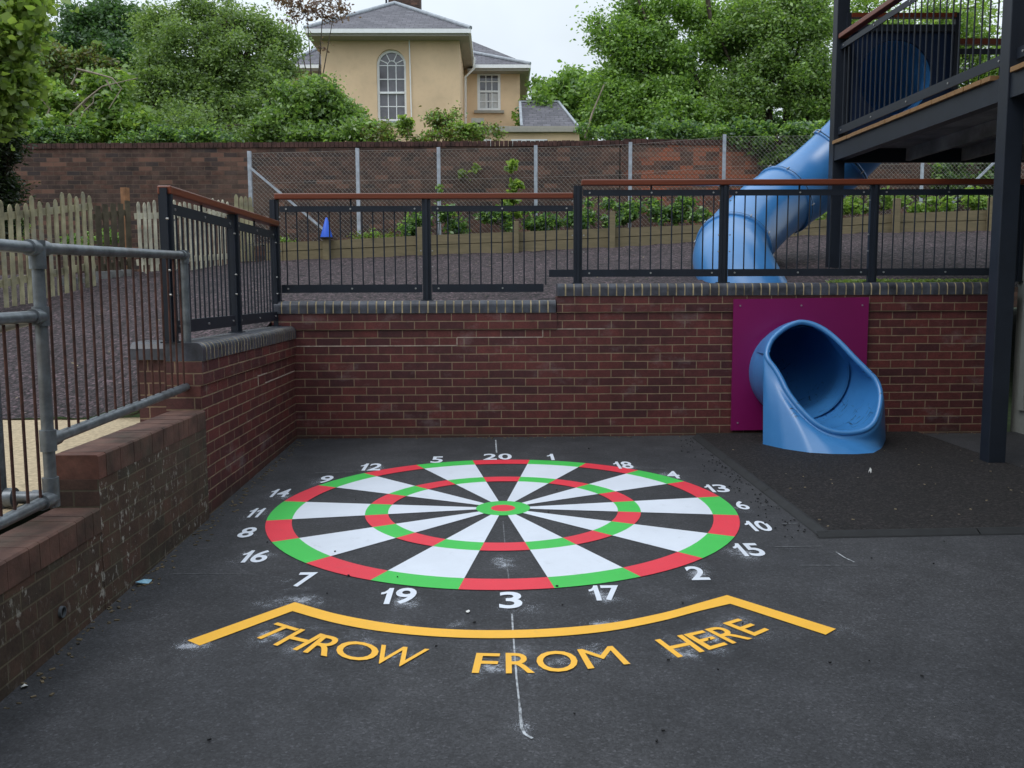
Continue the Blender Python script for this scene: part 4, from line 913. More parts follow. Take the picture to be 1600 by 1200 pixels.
for q0, q1, yy in ((96, 148, 12.2), (150, 172, 12.7), (172, 189, 12.85), (189, 206, 13.0)):
    l = at(q0, 436, yy); r_ = at(q1, 436, yy); zt = at(q1, 424-(q1-170)*0.08+(8 if q1 < 150 else 0), yy).z; mb = MB(); mb.box(l.x, r_.x-0.01, yy, yy+0.12, zt-0.35, zt); mb.build('kerb_block', M['concrete'], kb, bevel=0.006)

# ================================================================ timber sleeper edging and cone
se = empty('timber_edging', (0, SY, 2.0), 'low moss-stained timber board edging holding the planted bank at the top of the playground', 'edging')
pts = [(at(px, yb, SY), at(px, yt, SY)) for px, yb, yt in SL]
for lev in range(2):
    for i in range(len(pts)-1):
        (b0_, t0_), (b1_, t1_) = pts[i], pts[i+1]
        lo0, hi0 = (b0_.z-0.1, (b0_.z+t0_.z)/2) if lev == 0 else ((b0_.z+t0_.z)/2, t0_.z)
        lo1, hi1 = (b1_.z-0.1, (b1_.z+t1_.z)/2) if lev == 0 else ((b1_.z+t1_.z)/2, t1_.z)
        g_ = 0.005; mb = MB(); x0, x1 = b0_.x+g_, b1_.x-g_; yy = SY+random.uniform(0, 0.012)
        vs = [(x, y, z) for (x, l, h_) in ((x0, lo0, hi0), (x1, lo1, hi1)) for y in (yy, yy+0.05) for z in (l+g_, h_-g_)]
        mb.add(vs, [(0,1,3,2),(4,6,7,5),(0,4,5,1),(2,3,7,6),(0,2,6,4),(1,5,7,3)]); mb.build('board', M['sleeper'], se)
for px, y0_, y1_ in ((510, 371, 404), (657, 355, 400), (806, 346, 395), (956, 331, 387), (1400, 310, 363), (1548, 308, 362)):
    c0 = at(px, y1_, SY-0.06); c1 = at(px, y0_, SY-0.06); mb = MB(); mb.box(c0.x-0.045, c0.x+0.045, SY-0.095, SY-0.001, c0.z-0.1, c1.z); mb.build('stake', M['sleeper'], se, bevel=0.006)
cb = at(510, 371, SY-0.05)
cn = empty('traffic_cone', cb, 'small bright blue plastic cone balanced on a timber post', 'cone')
mb = MB(); ax = Vector((0.03, 0, 1)).normalized()
def cring(r_, h): return [cb+ax*h+Vector((cos(2*pi*k/24)*r_, sin(2*pi*k/24)*r_, 0)) for k in range(24)]
mb.loft([cring(0.092, 0.0), cring(0.088, 0.02), cring(0.016, 0.29), cring(0.006, 0.300)]); mb.build('cone_body', M['cone'], cn)
mb = MB(); mb.box(cb.x-0.10, cb.x+0.10, cb.y-0.10, cb.y+0.10, cb.z-0.014, cb.z+0.002); mb.build('cone_base', M['black'], cn, bevel=0.005)

# ================================================================ chain link fence
FY = 14.6
cf = empty('chain_link_fence', (at(389, 380, FY).x, FY, 2.2), 'galvanised chain link fence with steel angle posts in front of the old garden wall', 'fence')
FT = [(389, 237), (558, 232.5), (685, 231), (837, 228), (985, 223), (1132, 211), (1443, 207), (1620, 207)]; FBm = [(389, 378), (558, 369), (685, 366), (837, 358), (985, 352), (1132, 346), (1443, 330), (1620, 325)]
fx = [at(p, y, FY).x for p, y in FT]; fzt = [at(p, y, FY).z for p, y in FT]; fzb = [at(p, y, FY).z-0.05 for p, y in FBm]
for px, y in FT:
    t = at(px, y, FY); bz = float(np.interp(t.x, fx, fzb))-0.1
    mb = MB(); mb.box(t.x-0.028, t.x+0.028, FY-0.012, FY-0.005, bz, t.z+0.01); mb.box(t.x+0.021, t.x+0.028, FY-0.0045, FY+0.05, bz, t.z+0.01); mb.build('post', M['galvpost'], cf)
def brace(p, q):
    mb = MB(); a_ = at(*p, FY-0.03); b__ = at(*q, FY-0.12); mb.beam(a_, b__, 0.02, 0.035); mb.build('brace', M['galvpost'], cf)
brace((391, 262), (505, 358)); brace((1555, 252), (1470, 335))
mb = MB(); pitch = 0.0707; x0f, x1f = fx[0], fx[-1]
def wires(sgn):
    z_lo, z_hi = min(fzb), max(fzt); n = int((x1f-x0f+z_hi-z_lo)/pitch)+2
    for i in range(n):
        # line x = c + sgn*(z - z_lo)
        c = x0f-(z_hi-z_lo)*(1 if sgn > 0 else 0)+i*pitch
        zs = np.linspace(z_lo, z_hi, 60); xs = c+sgn*(zs-z_lo)
        ok = (xs >= x0f) & (xs <= x1f) & (zs <= np.interp(xs, fx, fzt)-0.02) & (zs >= np.interp(xs, fx, fzb))
        if ok.sum() < 3: continue
        j = np.where(ok)[0]; a_, b__ = j[0], j[-1]; r_ = 0.00175; off = 0.002*sgn; k = 3
        P = [(xs[a_], FY+off, zs[a_]), (xs[b__], FY+off, zs[b__])]
        dx = r_*0.707; ring = [(dx, 0, -sgn*dx), (-dx*0.5, r_, sgn*dx*0.5), (-dx*0.5, -r_, sgn*dx*0.5)]
        vs = [(p[0]+q[0], p[1]+q[1], p[2]+q[2]) for p in P for q in ring]
        mb.add(vs, [(0, 1, 4, 3), (1, 2, 5, 4), (2, 0, 3, 5)])
wires(1); wires(-1)
o = mb.build('wire_mesh', M['wire'], cf, recalc=False)
mb = MB()
for zz in (0.03, 0.5): mb.tube([(x, FY-0.004, z-zz) for x, z in zip(fx, fzt)], 0.0018, 5)
mb.build('line_wire', M['wire'], cf)

# ================================================================ old garden wall
GWY = 15.3
TW = [(-60, 225), (24, 224.5), (390, 222.5), (740, 220.5), (968, 219.5), (970, 217), (1150, 219), (1600, 214), (1750, 214)]
gw = empty('garden_wall', (0, GWY, 2.2), 'tall old patchy brick garden wall across the back of the playground', 'wall')
xs = [at(p, y, GWY).x for p, y in TW]; zs = [at(p, y, GWY).z for p, y in TW]
mb = MB()
for i in range(len(xs)-1):
    if xs[i+1]-xs[i] < 0.05: continue
    z0_, z1_ = zs[i]-0.088, zs[i+1]-0.088
    vs = [(x, y, z) for (x, zt_) in ((xs[i], z0_), (xs[i+1], z1_)) for y in (GWY, GWY+0.33) for z in (1.2, zt_)]
    mb.add(vs, [(0,1,3,2),(4,6,7,5),(0,4,5,1),(2,3,7,6),(0,2,6,4),(1,5,7,3)])
mb.build('brickwork', M['brick_garden'], gw)
mb = MB(); x = xs[0]
while x < xs[-1]:
    if True:
        w_ = 0.225 if x < at(968, 220, GWY).x else 0.30; zt_ = float(np.interp(x, xs, zs)); j = random.uniform(-0.006, 0.006)
        mb.box(x+0.004, x+w_/3-0.004, GWY-0.02+j, GWY+0.34, zt_-0.087, zt_+j); x += w_/3
mb.build('brick_capping', M['brick_cap'], gw)

# ================================================================ house beyond the wall
HY = 30.0
hs = empty('house', (at(620, 200, HY).x, HY, 2.2), 'ochre rendered house with slate hipped roofs and a tall arched window beyond the garden wall', 'house')
def X(px, Y, py=300): return at(px, py, Y).x
def Zz(py, Y, px=700): return at(px, py, Y).z
x0, x1 = X(507, HY), X(720, HY); zE = Zz(50, HY); yB = 36.0
# front wall with an arched opening
wx0, wx1 = X(592, HY), X(637.5, HY); wc = (wx0+wx1)/2; wr_ = (wx1-wx0)/2; wz0 = Zz(189, HY, 615); wsp = Zz(100.5, HY, 615)
arch = [Vector((wx0, HY, wz0)), Vector((wx1, HY, wz0))]+[Vector((wc+wr_*cos(a), HY, wsp+wr_*1.0*sin(a))) for a in [pi*i/24 for i in range(25)]]
holed([Vector((x0, HY, 1.5)), Vector((x1, HY, 1.5)), Vector((x1, HY, zE)), Vector((x0, HY, zE))], [arch], 'front_wall', M['house_wall'], hs, (0, 0.3, 0))
mb = MB(); mb.box(x0, x0+0.3, HY+0.3, yB, 1.5, zE); mb.box(x1-0.3, x1, HY+0.3, yB, 1.5, zE); mb.build('side_wall', M['house_wall'], hs)
def mb_frame(mb, x0, x1, z0, z1, y, t, d=0.06):
    mb.box(x0, x0+t, y, y+d, z0, z1); mb.box(x1-t, x1, y, y+d, z0, z1); mb.box(x0+t, x1-t, y+0.001, y+d-0.001, z0, z0+t); mb.box(x0+t, x1-t, y+0.001, y+d-0.001, z1-t, z1)
wn = MB(); yw = HY+0.12; t_ = 0.075
wn.box(wx0, wx0+t_, yw, yw+0.07, wz0, wsp); wn.box(wx1-t_, wx1, yw, yw+0.07, wz0, wsp); wn.box(wx0+t_, wx1-t_, yw+0.001, yw+0.07, wz0, wz0+t_)
ro, ri = wr_, wr_-t_
wn.loft([[Vector((wc+r_*cos(a), y, wsp+r_*sin(a))) for a in [pi*i/24 for i in range(25)]] for r_, y in ((ro, yw), (ri, yw), (ri, yw+0.07))], closed=False, smooth=False)
win = wn.build('window', M['white'], hs)
gb = MB(); b_w = 0.028; ym = yw+0.035
xt1, xt2 = wx0+t_+(wx1-wx0-2*t_)/3, wx0+t_+2*(wx1-wx0-2*t_)/3
for xx in (xt1, xt2): gb.box(xx-b_w/2, xx+b_w/2, ym, ym+0.03, wz0+t_, wsp)
for py in (122, 165): z = Zz(py, HY, 615); gb.box(wx0+t_, wx1-t_, ym+0.001, ym+0.029, z-b_w/2, z+b_w/2)
z = Zz(143.5, HY, 615); gb.box(wx0+t_, wx1-t_, yw-0.02, yw+0.05, z-0.035, z+0.03)
gb.box(wx0+t_, wx1-t_, ym+0.001, ym+0.029, wsp-b_w/2, wsp+b_w/2)
r1 = (xt2-xt1)/2+0.01
gb.tube([(wc+r1*cos(a), ym+0.015, wsp+r1*sin(a)) for a in [pi*i/12 for i in range(13)]], 0.016, 6)
for a in (pi*0.14, pi*0.36, pi*0.64, pi*0.86): gb.beam((wc+r1*cos(a), ym+0.015, wsp+r1*sin(a)), (wc+ri*cos(a), ym+0.015, wsp+ri*sin(a)), 0.03, 0.028, up=(0, 1, 0))
q = gb.build('glazing_bars', M['white'], win); q.location = (0, 0, 0)
pg = MB(); pg.add([Vector((p.x, yw+0.055, p.z)) for p in arch], [tuple(range(len(arch)))]); q = pg.build('pane', M['glass'], win); q.location = (0, 0, 0)
mb = MB(); mb.box(wx0-0.12, wx1+0.12, HY-0.08, HY+0.12, wz0-0.1, wz0-0.002); q = mb.build('sill', M['lead'], win); q.location = (0, 0, 0)
def hip_roof(ex0, ex1, ey0, ey1, ez, apex, name='roof', parent=hs, sof=0.02):
    """eaves rectangle and a ridge from apex[0] to apex[1]"""
    A, B = [Vector(p) for p in apex]; c = [Vector((ex0, ey0, ez)), Vector((ex1, ey0, ez)), Vector((ex1, ey1, ez)), Vector((ex0, ey1, ez))]
    mb = MB(); vs = c+[A, B]
    mb.add(vs, [(0, 1, 4), (1, 2, 5, 4), (2, 3, 5), (3, 0, 4, 5)]); r = mb.build(name, M['slate'], parent)
    hb = MB()
    for p, q in ((c[0], A), (c[1], A), (c[2], B), (c[3], B), (A, B)):
        if (p-q).length > 0.05: hb.tube([p+Vector((0, 0, 0.03)), q+Vector((0, 0, 0.03))], 0.07, 6)
    k = hb.build('hip_flashing', M['lead'], r); k.location = (0, 0, 0)
    return r
e0, e1 = X(483, HY-0.6), X(737.5, HY-0.6); ez = Zz(45, HY-0.6)
roof = hip_roof(e0, e1, HY-0.6, yB+1.5, ez+0.0, [(X(622, HY+2.6), HY+2.6, at(622, 6, HY+2.6).z), (X(622, HY+2.6)+0.02, HY+4.5, at(622, 6, HY+2.6).z)])
mb = MB(); mb.box(e0, e1, HY-0.62, HY-0.55, ez-0.13, ez-0.001); mb.box(e1-0.06, e1+0.01, HY-0.55, yB, ez-0.13, ez-0.002); mb.box(e0-0.01, e0+0.06, HY-0.55, yB, ez-0.13, ez-0.002); mb.build('gutter', M['white'], hs)
mb = MB(); mb.box(e0+0.06, e1-0.06, HY-0.55, HY+0.001, ez-0.20, ez-0.12); mb.box(x1+0.002, e1-0.06, HY+0.002, yB, ez-0.20, ez-0.12); mb.box(e0+0.06, x0-0.002, HY+0.002, yB, ez-0.20, ez-0.12); mb.build('soffit', M['soffit'], hs)
# chimney and finial
cy_ = HY+4.0
mb = MB(); c0, c1 = X(612, cy_), X(660, cy_); mb.box(c0, c1, cy_, cy_+0.8, Zz(40, cy_), Zz(-22, cy_)); ch_ = mb.build('chimney', M['brick_garden'], roof); ch_.location = (0, 0, 0); 
mb = MB(); fx_ = X(609, HY+2.6); mb.tube([(fx_, HY+2.6, Zz(14, HY+2.6)), (fx_, HY+2.6, Zz(-4, HY+2.6))], 0.035, 8); q = mb.build('finial', M['steel'], roof); q.location = (0, 0, 0)
mb = MB(); mb.tube([(X(643, HY-0.05), HY-0.05, Zz(55, HY)), (X(645, HY-0.05), HY-0.05, Zz(205, HY))], 0.022, 6); mb.build('cable_pipe', M['white'], hs)
# right wing
H2 = 33.8
w0_, w1_ = X(727, H2), X(813, H2); z2 = Zz(106, H2)
mb = MB(); a0, a1 = X(747, H2), X(783, H2); zb_, zt_ = Zz(173, H2), Zz(113, H2)
holed([Vector((w0_, H2, 1.5)), Vector((w1_, H2, 1.5)), Vector((w1_, H2, z2)), Vector((w0_, H2, z2))], [[Vector((a0, H2, zb_)), Vector((a1, H2, zb_)), Vector((a1, H2, zt_)), Vector((a0, H2, zt_))]], 'wing_wall', M['house_wall'], hs, (0, 0.3, 0))
mb = MB(); mb.box(w1_-0.3, w1_, H2+0.3, H2+5, 1.5, z2); mb.build('side_wall', M['house_wall'], hs)
wn = MB(); mb_frame(wn, a0, a1, zb_, zt_, H2+0.03, 0.10); win = wn.build('window', M['white'], hs)
gb = MB()
for i in (1, 2): xx = a0+0.1+(a1-a0-0.2)*i/3; gb.box(xx-0.016, xx+0.016, H2+0.05, H2+0.075, zb_+0.1, zt_-0.1)
for py in (127, 158): z = Zz(py, H2, 765); gb.box(a0+0.1, a1-0.1, H2+0.051, H2+0.074, z-0.016, z+0.016)
z = Zz(142.5, H2, 765); gb.box(a0+0.1, a1-0.1, H2+0.03, H2+0.08, z-0.035, z+0.035)
q = gb.build('glazing_bars', M['white'], win); q.location = (0, 0, 0)
pg = MB(); pg.box(a0+0.05, a1-0.05, H2+0.079, H2+0.085, zb_+0.05, zt_-0.05); q = pg.build('pane', M['glass'], win); q.location = (0, 0, 0)
pg = MB()
for (f0, f1) in ((0.12, 0.45), (0.5, 0.93)): pg.box(a0+(a1-a0)*f0, a0+(a1-a0)*f1, H2+0.0765, H2+0.0785, zb_+0.1, zb_+(zt_-zb_)*0.46)
q = pg.build('curtain', M['curtain'], win); q.location = (0, 0, 0)
mb = MB(); mb.box(a0-0.12, a1+0.12, H2-0.1, H2+0.03, zb_-0.1, zb_-0.002); q = mb.build('sill', M['soffit'], win); q.location = (0, 0, 0)
e2 = H2-0.55; f0, f1 = X(452, e2), X(829, e2); ez2 = Zz(101, e2)
apx = X(700, H2+3.5)
rf2 = hip_roof(f0, f1, e2, H2+8, ez2, [(X(560, H2+3.7), H2+3.7, Zz(48, H2+3.7)), (X(700, H2+3.7), H2+3.7, Zz(48, H2+3.7))])
mb = MB(); mb.box(X(744, e2), f1, e2-0.02, e2+0.05, ez2-0.12, ez2-0.001); mb.box(f0, X(506, e2), e2-0.02, e2+0.05, ez2-0.12, ez2-0.001); mb.box(f1-0.05, f1+0.02, e2+0.05, H2+8, ez2-0.12, ez2-0.002); mb.build('gutter', M['white'], hs)
for bx_ in ((X(732, e2), f1-0.05, e2+0.05, H2+0.001), (w1_+0.002, f1-0.05, H2+0.002, H2+5), (f0, X(508, e2), e2+0.05, H2+0.001)):
    mb = MB(); mb.box(*bx_, ez2-0.2, ez2-0.12); mb.build('soffit', M['soffit'], hs)
# downpipe
xd = X(729, HY+1.6); mb = MB(); mb.tube([(x1+0.42, HY+2.4, ez-0.12), (x1+0.40, HY+2.4, ez-0.5), (x1+0.09, HY+2.6, ez-0.75), (x1+0.07, HY+2.6, 2.2)], 0.045, 8); mb.build('downpipe', M['white'], hs)
# left wing
l0, l1 = X(462, H2), X(512, H2)
mb = MB(); mb.box(l0, l1, H2, H2+0.3, 1.5, z2); mb.box(l0, l0+0.3, H2+0.3, H2+5, 1.5, z2); mb.build('wing_wall', M['house_wall'], hs)
b0_, b1_ = X(495, H2), X(530, H2); wn = MB(); mb_frame(wn, b0_, b1_, zb_, Zz(112, H2), H2-0.03, 0.1, 0.04); win = wn.build('window', M['white'], hs)
gb = MB()
for py in (127, 142, 157): z = Zz(py, H2, 500); gb.box(b0_+0.1, b1_-0.1, H2-0.02, H2+0.0, z-0.02, z+0.02)
q = gb.build('glazing_bars', M['white'], win); q.location = (0, 0, 0)
pg = MB(); pg.box(b0_+0.05, b1_-0.05, H2-0.008, H2-0.003, zb_+0.05, Zz(113, H2)-0.03); q = pg.build('pane', M['glass'], win); q.location = (0, 0, 0)
# low extension on the right
H3 = 30.5
g0, g1 = X(757, H3), X(905, H3); 
mb = MB(); mb.box(X(715, H3), g1, H3, H3+3.0, 1.5, Zz(208, H3)); mb.build('extension_wall', M['house_wall'], hs)
mb = MB(); mb.box(g0, g1+0.1, H3-0.18, H3+0.02, Zz(207.5, H3), Zz(201, H3)); mb.box(g0, g1+0.1, H3-0.10, H3+3.0, Zz(201, H3)+0.002, Zz(198, H3)); mb.build('cornice', M['soffit'], hs)
mb = MB(); mb.box(X(738, H3), X(757, H3), H3-0.5, H3+0.5, Zz(196, H3), Zz(189, H3)); mb.box(X(742, H3), X(755, H3), H3-0.4, H3+0.4, Zz(203, H3), Zz(196, H3)-0.002); mb.build('door_canopy', M['soffit'], hs)
R0, R1 = X(815, H3+0.4), X(897, H3+0.4); zr0, zr1 = Zz(198, H3+0.3), Zz(160, H3+2.4)
mb = MB(); vs = [(R0, H3+0.3, zr0), (R1+0.1, H3+0.3, zr0), (X(872, H3+2.4), H3+2.4, zr1), (R0, H3+2.4, zr1), (R1+0.1, H3+4.8, zr0), (R0, H3+4.8, zr0)]
mb.add(vs, [(0, 1, 2, 3), (1, 4, 2), (4, 5, 3, 2)]); rf3 = mb.build('extension_roof', M['slate'], hs)
hb = MB()
for p, q_ in ((vs[1], vs[2]), (vs[3], vs[2]), (vs[4], vs[2]), (vs[0], vs[3])): hb.beam(Vector(p)+Vector((0, 0, .03)), Vector(q_)+Vector((0, 0, .03)), 0.09, 0.05)
k = hb.build('hip_flashing', M['lead'], rf3); k.location = (0, 0, 0)
for q0, q1 in ((755, 768), (799, 855)):
    mb = MB(); mb_frame(mb, X(q0, H3), X(q1, H3), Zz(250, H3), Zz(218, H3), H3-0.03, 0.09, 0.04); w__ = mb.build('window', M['white'], hs)
    pg = MB(); pg.box(X(q0, H3)+0.05, X(q1, H3)-0.05, H3-0.012, H3-0.004, Zz(250, H3), Zz(219, H3)); q = pg.build('pane', M['glass'], w__); q.location = (0, 0, 0)

# ================================================================ raised deck on the right
DX, DZ = 3.745, 3.105
dk = empty('raised_deck', (DX, 8, 0.15), 'raised black steel play deck on posts with balustrade at the upper right', 'deck')
DY0, DY1 = 1.5, 10.0
pf = [(3.86, 6.80, gz(3.8, 6.8)-0.01, 5.6), (3.757, 10.0, 1.75, 5.6), (6.3, 6.80, 0.0, 5.6), (6.3, 10.0, 1.75, 5.6)]
for i, (x, y, z0_, z1_) in enumerate(pf):
    mb = MB(); mb.box(x-0.068, x+0.068, y-0.065, y+0.065, z0_, z1_); p = mb.build('post', M['steel'], dk, bevel=0.006)
    if i == 0:
        pass
mb = MB(); mb.box(DX-0.045, DX-0.005, DY0, 6.80-0.067, DZ-0.175, DZ-0.002); mb.box(DX-0.045, DX-0.005, 6.80+0.067, DY1-0.067, DZ-0.175, DZ-0.002)
mb.box(DX-0.005, DX+0.06, DY0, 6.733, DZ-0.175, DZ-0.165); mb.box(DX-0.005, DX+0.06, 6.867, DY1-0.067, DZ-0.175, DZ-0.165); mb.build('edge_beam', M['steel'], dk)
mb = MB(); mb.box(DX+0.09, 7.2, DY1-0.02, DY1+0.03, DZ-0.185, DZ-0.004); mb.build('end_beam', M['steel'], dk)
M['soffit_dark'] = simple('deck_soffit_sheet', (0.30, 0.29, 0.28), 0.9, var=0.4, scale=3, grime=((0.18, 0.17, 0.16), 0.7))
for xx in (4.52, 5.14, 5.76):
    mb = MB(); mb.box(xx, xx+0.05, DY0, DY1-0.022, DZ-0.17, DZ-0.035); mb.build('joist', M['soffit_dark'], dk)
mb = MB(); mb.box(DX+0.062, 7.2, DY0, DY1-0.022, DZ-0.033, DZ-0.003); mb.build('soffit_sheet', M['soffit_dark'], dk)
mb = MB(); y = DY0
while y < DY1-0.1:
    if abs(y+0.06-6.8) > 0.11: mb.box(DX-0.075+random.uniform(-.004, .004), 7.2, y, y+0.118, DZ, DZ+0.038)
    else: mb.box(DX+0.03, 7.2, y, y+0.118, DZ, DZ+0.038)
    y += 0.124
mb.build('deck_boards', M['decking'], dk, bevel=0.003)
def bal_run(yA_, yB_):
    for nm, za, zb2 in (('bottom_bar', 3.208, 3.290), ('top_bar', 4.117, 4.174)):
        mb = MB(); mb.box(DX-0.012, DX, yA_, yB_, za, zb2); mb.box(DX+0.0005, DX+0.03, yA_, yB_, zb2-0.006, zb2); q = mb.build(nm, M['steel'], dk); k0 = None
        n = max(2, int((yB_-yA_)/0.55))
        for i in range(n):
            yy = yA_+0.08+(yB_-yA_-0.16)*i/(n-1)
            b_ = MB(); b_.tube([(DX-0.012, yy, (za+zb2)/2), (DX-0.020, yy, (za+zb2)/2)], 0.0085, 8); k = b_.build('bolt', M['bolt'], q); k.location = (0, 0, 0)
    mb = MB(); mb.beam((DX, yA_, 4.256), (DX, yB_, 4.256), 0.085, 0.05); mb.build('handrail', M['handrail_y'], dk, bevel=0.006)
    n = int((yB_-yA_)/0.108); k0 = None
    for i in range(n):
        yy = yA_+(i+0.5)*(yB_-yA_)/n
        if k0 is None: mb = MB(); mb.tube([(DX+0.012, yy, 3.28), (DX+0.012, yy, 4.13)], 0.0068, 8); k0 = mb.build('baluster', M['steel'], dk); y_0 = yy
        else: dup_child(k0, dk, (0, yy-y_0, 0))
bal_run(6.868, 9.93); bal_run(DY0, 6.732)
# back balustrade and slide entrance plate
ex0_, ex1_ = 3.83, 4.967
ep = empty('slide_entrance', (4.35, 9.95, DZ+0.04), 'dark navy slide entrance plate with round opening on the deck', 'slide entrance')
hl = [Vector((4.349+0.40*cos(a), 9.94, 3.825+0.40*sin(a))) for a in [2*pi*i/40 for i in range(40)]]
holed([Vector((ex0_, 9.94, DZ+0.045)), Vector((ex1_, 9.94, DZ+0.045)), Vector((ex1_, 9.94, 4.37)), Vector((ex0_, 9.94, 4.37))], [hl], 'entrance_plate', M['navy'], ep, (0, 0.03, 0))
mb = MB(); mb.box(ex1_, ex1_+0.05, 9.90, 9.96, DZ+0.04, 4.5); mb.box(ex0_-0.04, ex0_-0.001, 9.90, 9.96, DZ+0.04, 4.5); mb.box(ex0_, ex1_, 9.90, 9.935, 4.30, 4.375); mb.build('entrance_frame', M['steel'], ep)
mb = MB(); mb.box(ex0_, ex1_, 9.88, 9.96, 4.445, 4.49); mb.build('entrance_rail', M['handrail'], ep)
mb = MB(); mb.box(ex1_+0.062, 6.23, 9.98, 10.05, 4.19, 4.25); mb.build('handrail', M['handrail'], dk)
mb = MB(); mb.box(ex1_+0.062, 6.23, 9.995, 10.007, 4.085, 4.145); mb.build('top_bar', M['steel'], dk)
mb = MB(); mb.box(ex1_+0.062, 6.23, 9.995, 10.007, 3.208, 3.29); mb.build('bottom_bar', M['steel'], dk); k0 = None
for i in range(9):
    xx = ex1_+0.12+i*0.112
    if k0 is None: mb = MB(); mb.tube([(xx, 10.015, 3.22), (xx, 10.015, 4.10)], 0.0068, 8); k0 = mb.build('baluster', M['steel'], dk)
    else: dup_child(k0, dk, (i*0.112, 0, 0))
mb = MB(); mb.box(4.06, 4.13, 6.98, 7.08, DZ+0.04, 5.4); mb.build('newel_post', M['steel'], dk)

# roof sheet added above the frame, out of view, to darken the deck
mb = MB(); mb.box(3.55, 7.4, 3.0, 10.3, 5.50, 5.56); mb.build('canopy_shade_block', M['steel'], dk)
for o in [c for c in dk.children if not c.name.startswith(('post', 'canopy'))]:
    if o.get('sheared'): continue
    for v in o.data.vertices:
        if not o.data.get('sh'): pass
    me = o.data
    if 'sh' not in me:
        co = np.empty(len(me.vertices)*3); me.vertices.foreach_get('co', co); co = co.reshape(-1, 3); co[:, 0] += (9.93-co[:, 1])*0.0345; me.vertices.foreach_set('co', co.ravel()); me['sh'] = 1; me.update()
    if o.name.startswith('baluster') and abs(o.location.y+dk.location.y) > 1e-6: o.location.x -= (o.location.y+dk.location.y)*0.0345
    for k in o.children:
        mk = k.data
        if 'sh' not in mk:
            co = np.empty(len(mk.vertices)*3); mk.vertices.foreach_get('co', co); co = co.reshape(-1, 3); co[:, 0] += (9.93-co[:, 1])*0.0345; mk.vertices.foreach_set('co', co.ravel()); mk['sh'] = 1; mk.update()
# school building at the right edge
sb = empty('school_building', (4.75, 8.2, 0.2), 'pale grey rendered corner of a school building at the right edge of the yard', 'building')
bx0 = at(1594, 560, WY).x
mb = MB(); mb.box(bx0+0.02, bx0+0.35, -4, WY+0.13, 0, 2.95); mb.build('wall', M['render_grey'], sb)
mb = MB(); mb.box(bx0-0.01, bx0+0.018, WY-0.10, WY-0.0155, 0.40, 1.46); mb.build('door_frame', M['render_grey'], sb)
mb = MB(); mb.box(-16, 14, -7.6, -7.2, -0.2, 7.0); mb.build('rear_shade_wall', M['render_grey'], sb)  # unseen wall added behind the camera to cut skylight on the yard
mb = MB(); mb.box(7.3, 7.6, -7.1, 7.9, -0.2, 6.4); mb.build('side_wall', M['render_grey'], sb)  # unseen tall wall added on the right to darken that side
# ================================================================ vegetation
def leaf_mesh(name, C, size, mat, parent, up=0.35, asp=0.55, kind=None):
    """C: (n,3) leaf centres -> one mesh of small folded leaves"""
    n = len(C); ang = RNG.uniform(0, 2*pi, n); nz = RNG.normal(size=(n, 3)); nz[:, 2] += up*2; nz /= np.linalg.norm(nz, axis=1)[:, None]
    t = np.stack([np.cos(ang), np.sin(ang), RNG.uniform(-0.9, 0.4, n)], 1); t -= nz*(t*nz).sum(1)[:, None]; t /= np.linalg.norm(t, axis=1)[:, None]
    b = np.cross(nz, t); s = size*np.clip(RNG.lognormal(-0.06, 0.32, n), 0.4, 1.7)[:, None]
    v = np.empty((n, 6, 3)); fold = nz*s*0.12
    v[:, 0] = C-t*s*0.5; v[:, 1] = C-t*s*0.08+b*s*asp*0.5+fold; v[:, 2] = C+t*s*0.28+b*s*asp*0.36+fold; v[:, 3] = C+t*s*0.6; v[:, 4] = C+t*s*0.28-b*s*asp*0.36+fold; v[:, 5] = C-t*s*0.08-b*s*asp*0.5+fold
    me = bpy.data.meshes.new(name); me.vertices.add(n*6); me.vertices.foreach_set('co', v.ravel())
    me.loops.add(n*6); me.loops.foreach_set('vertex_index', np.arange(n*6, dtype=np.int32))
    me.polygons.add(n); me.polygons.foreach_set('loop_start', np.arange(0, n*6, 6, dtype=np.int32)); me.polygons.foreach_set('loop_total', np.full(n, 6, dtype=np.int32))
    me.materials.append(mat); me.update(calc_edges=True)
    o = link(name, me, parent)
    if kind: o['kind'] = kind
    return o
def blob(px, py, Y, rx, ry, rd=None):
    c = at(px, py, Y); s = FPX/Y; return (c.x, c.y, c.z, rx/s, (rd if rd else (rx+ry)/2/s*0.8), ry/s)
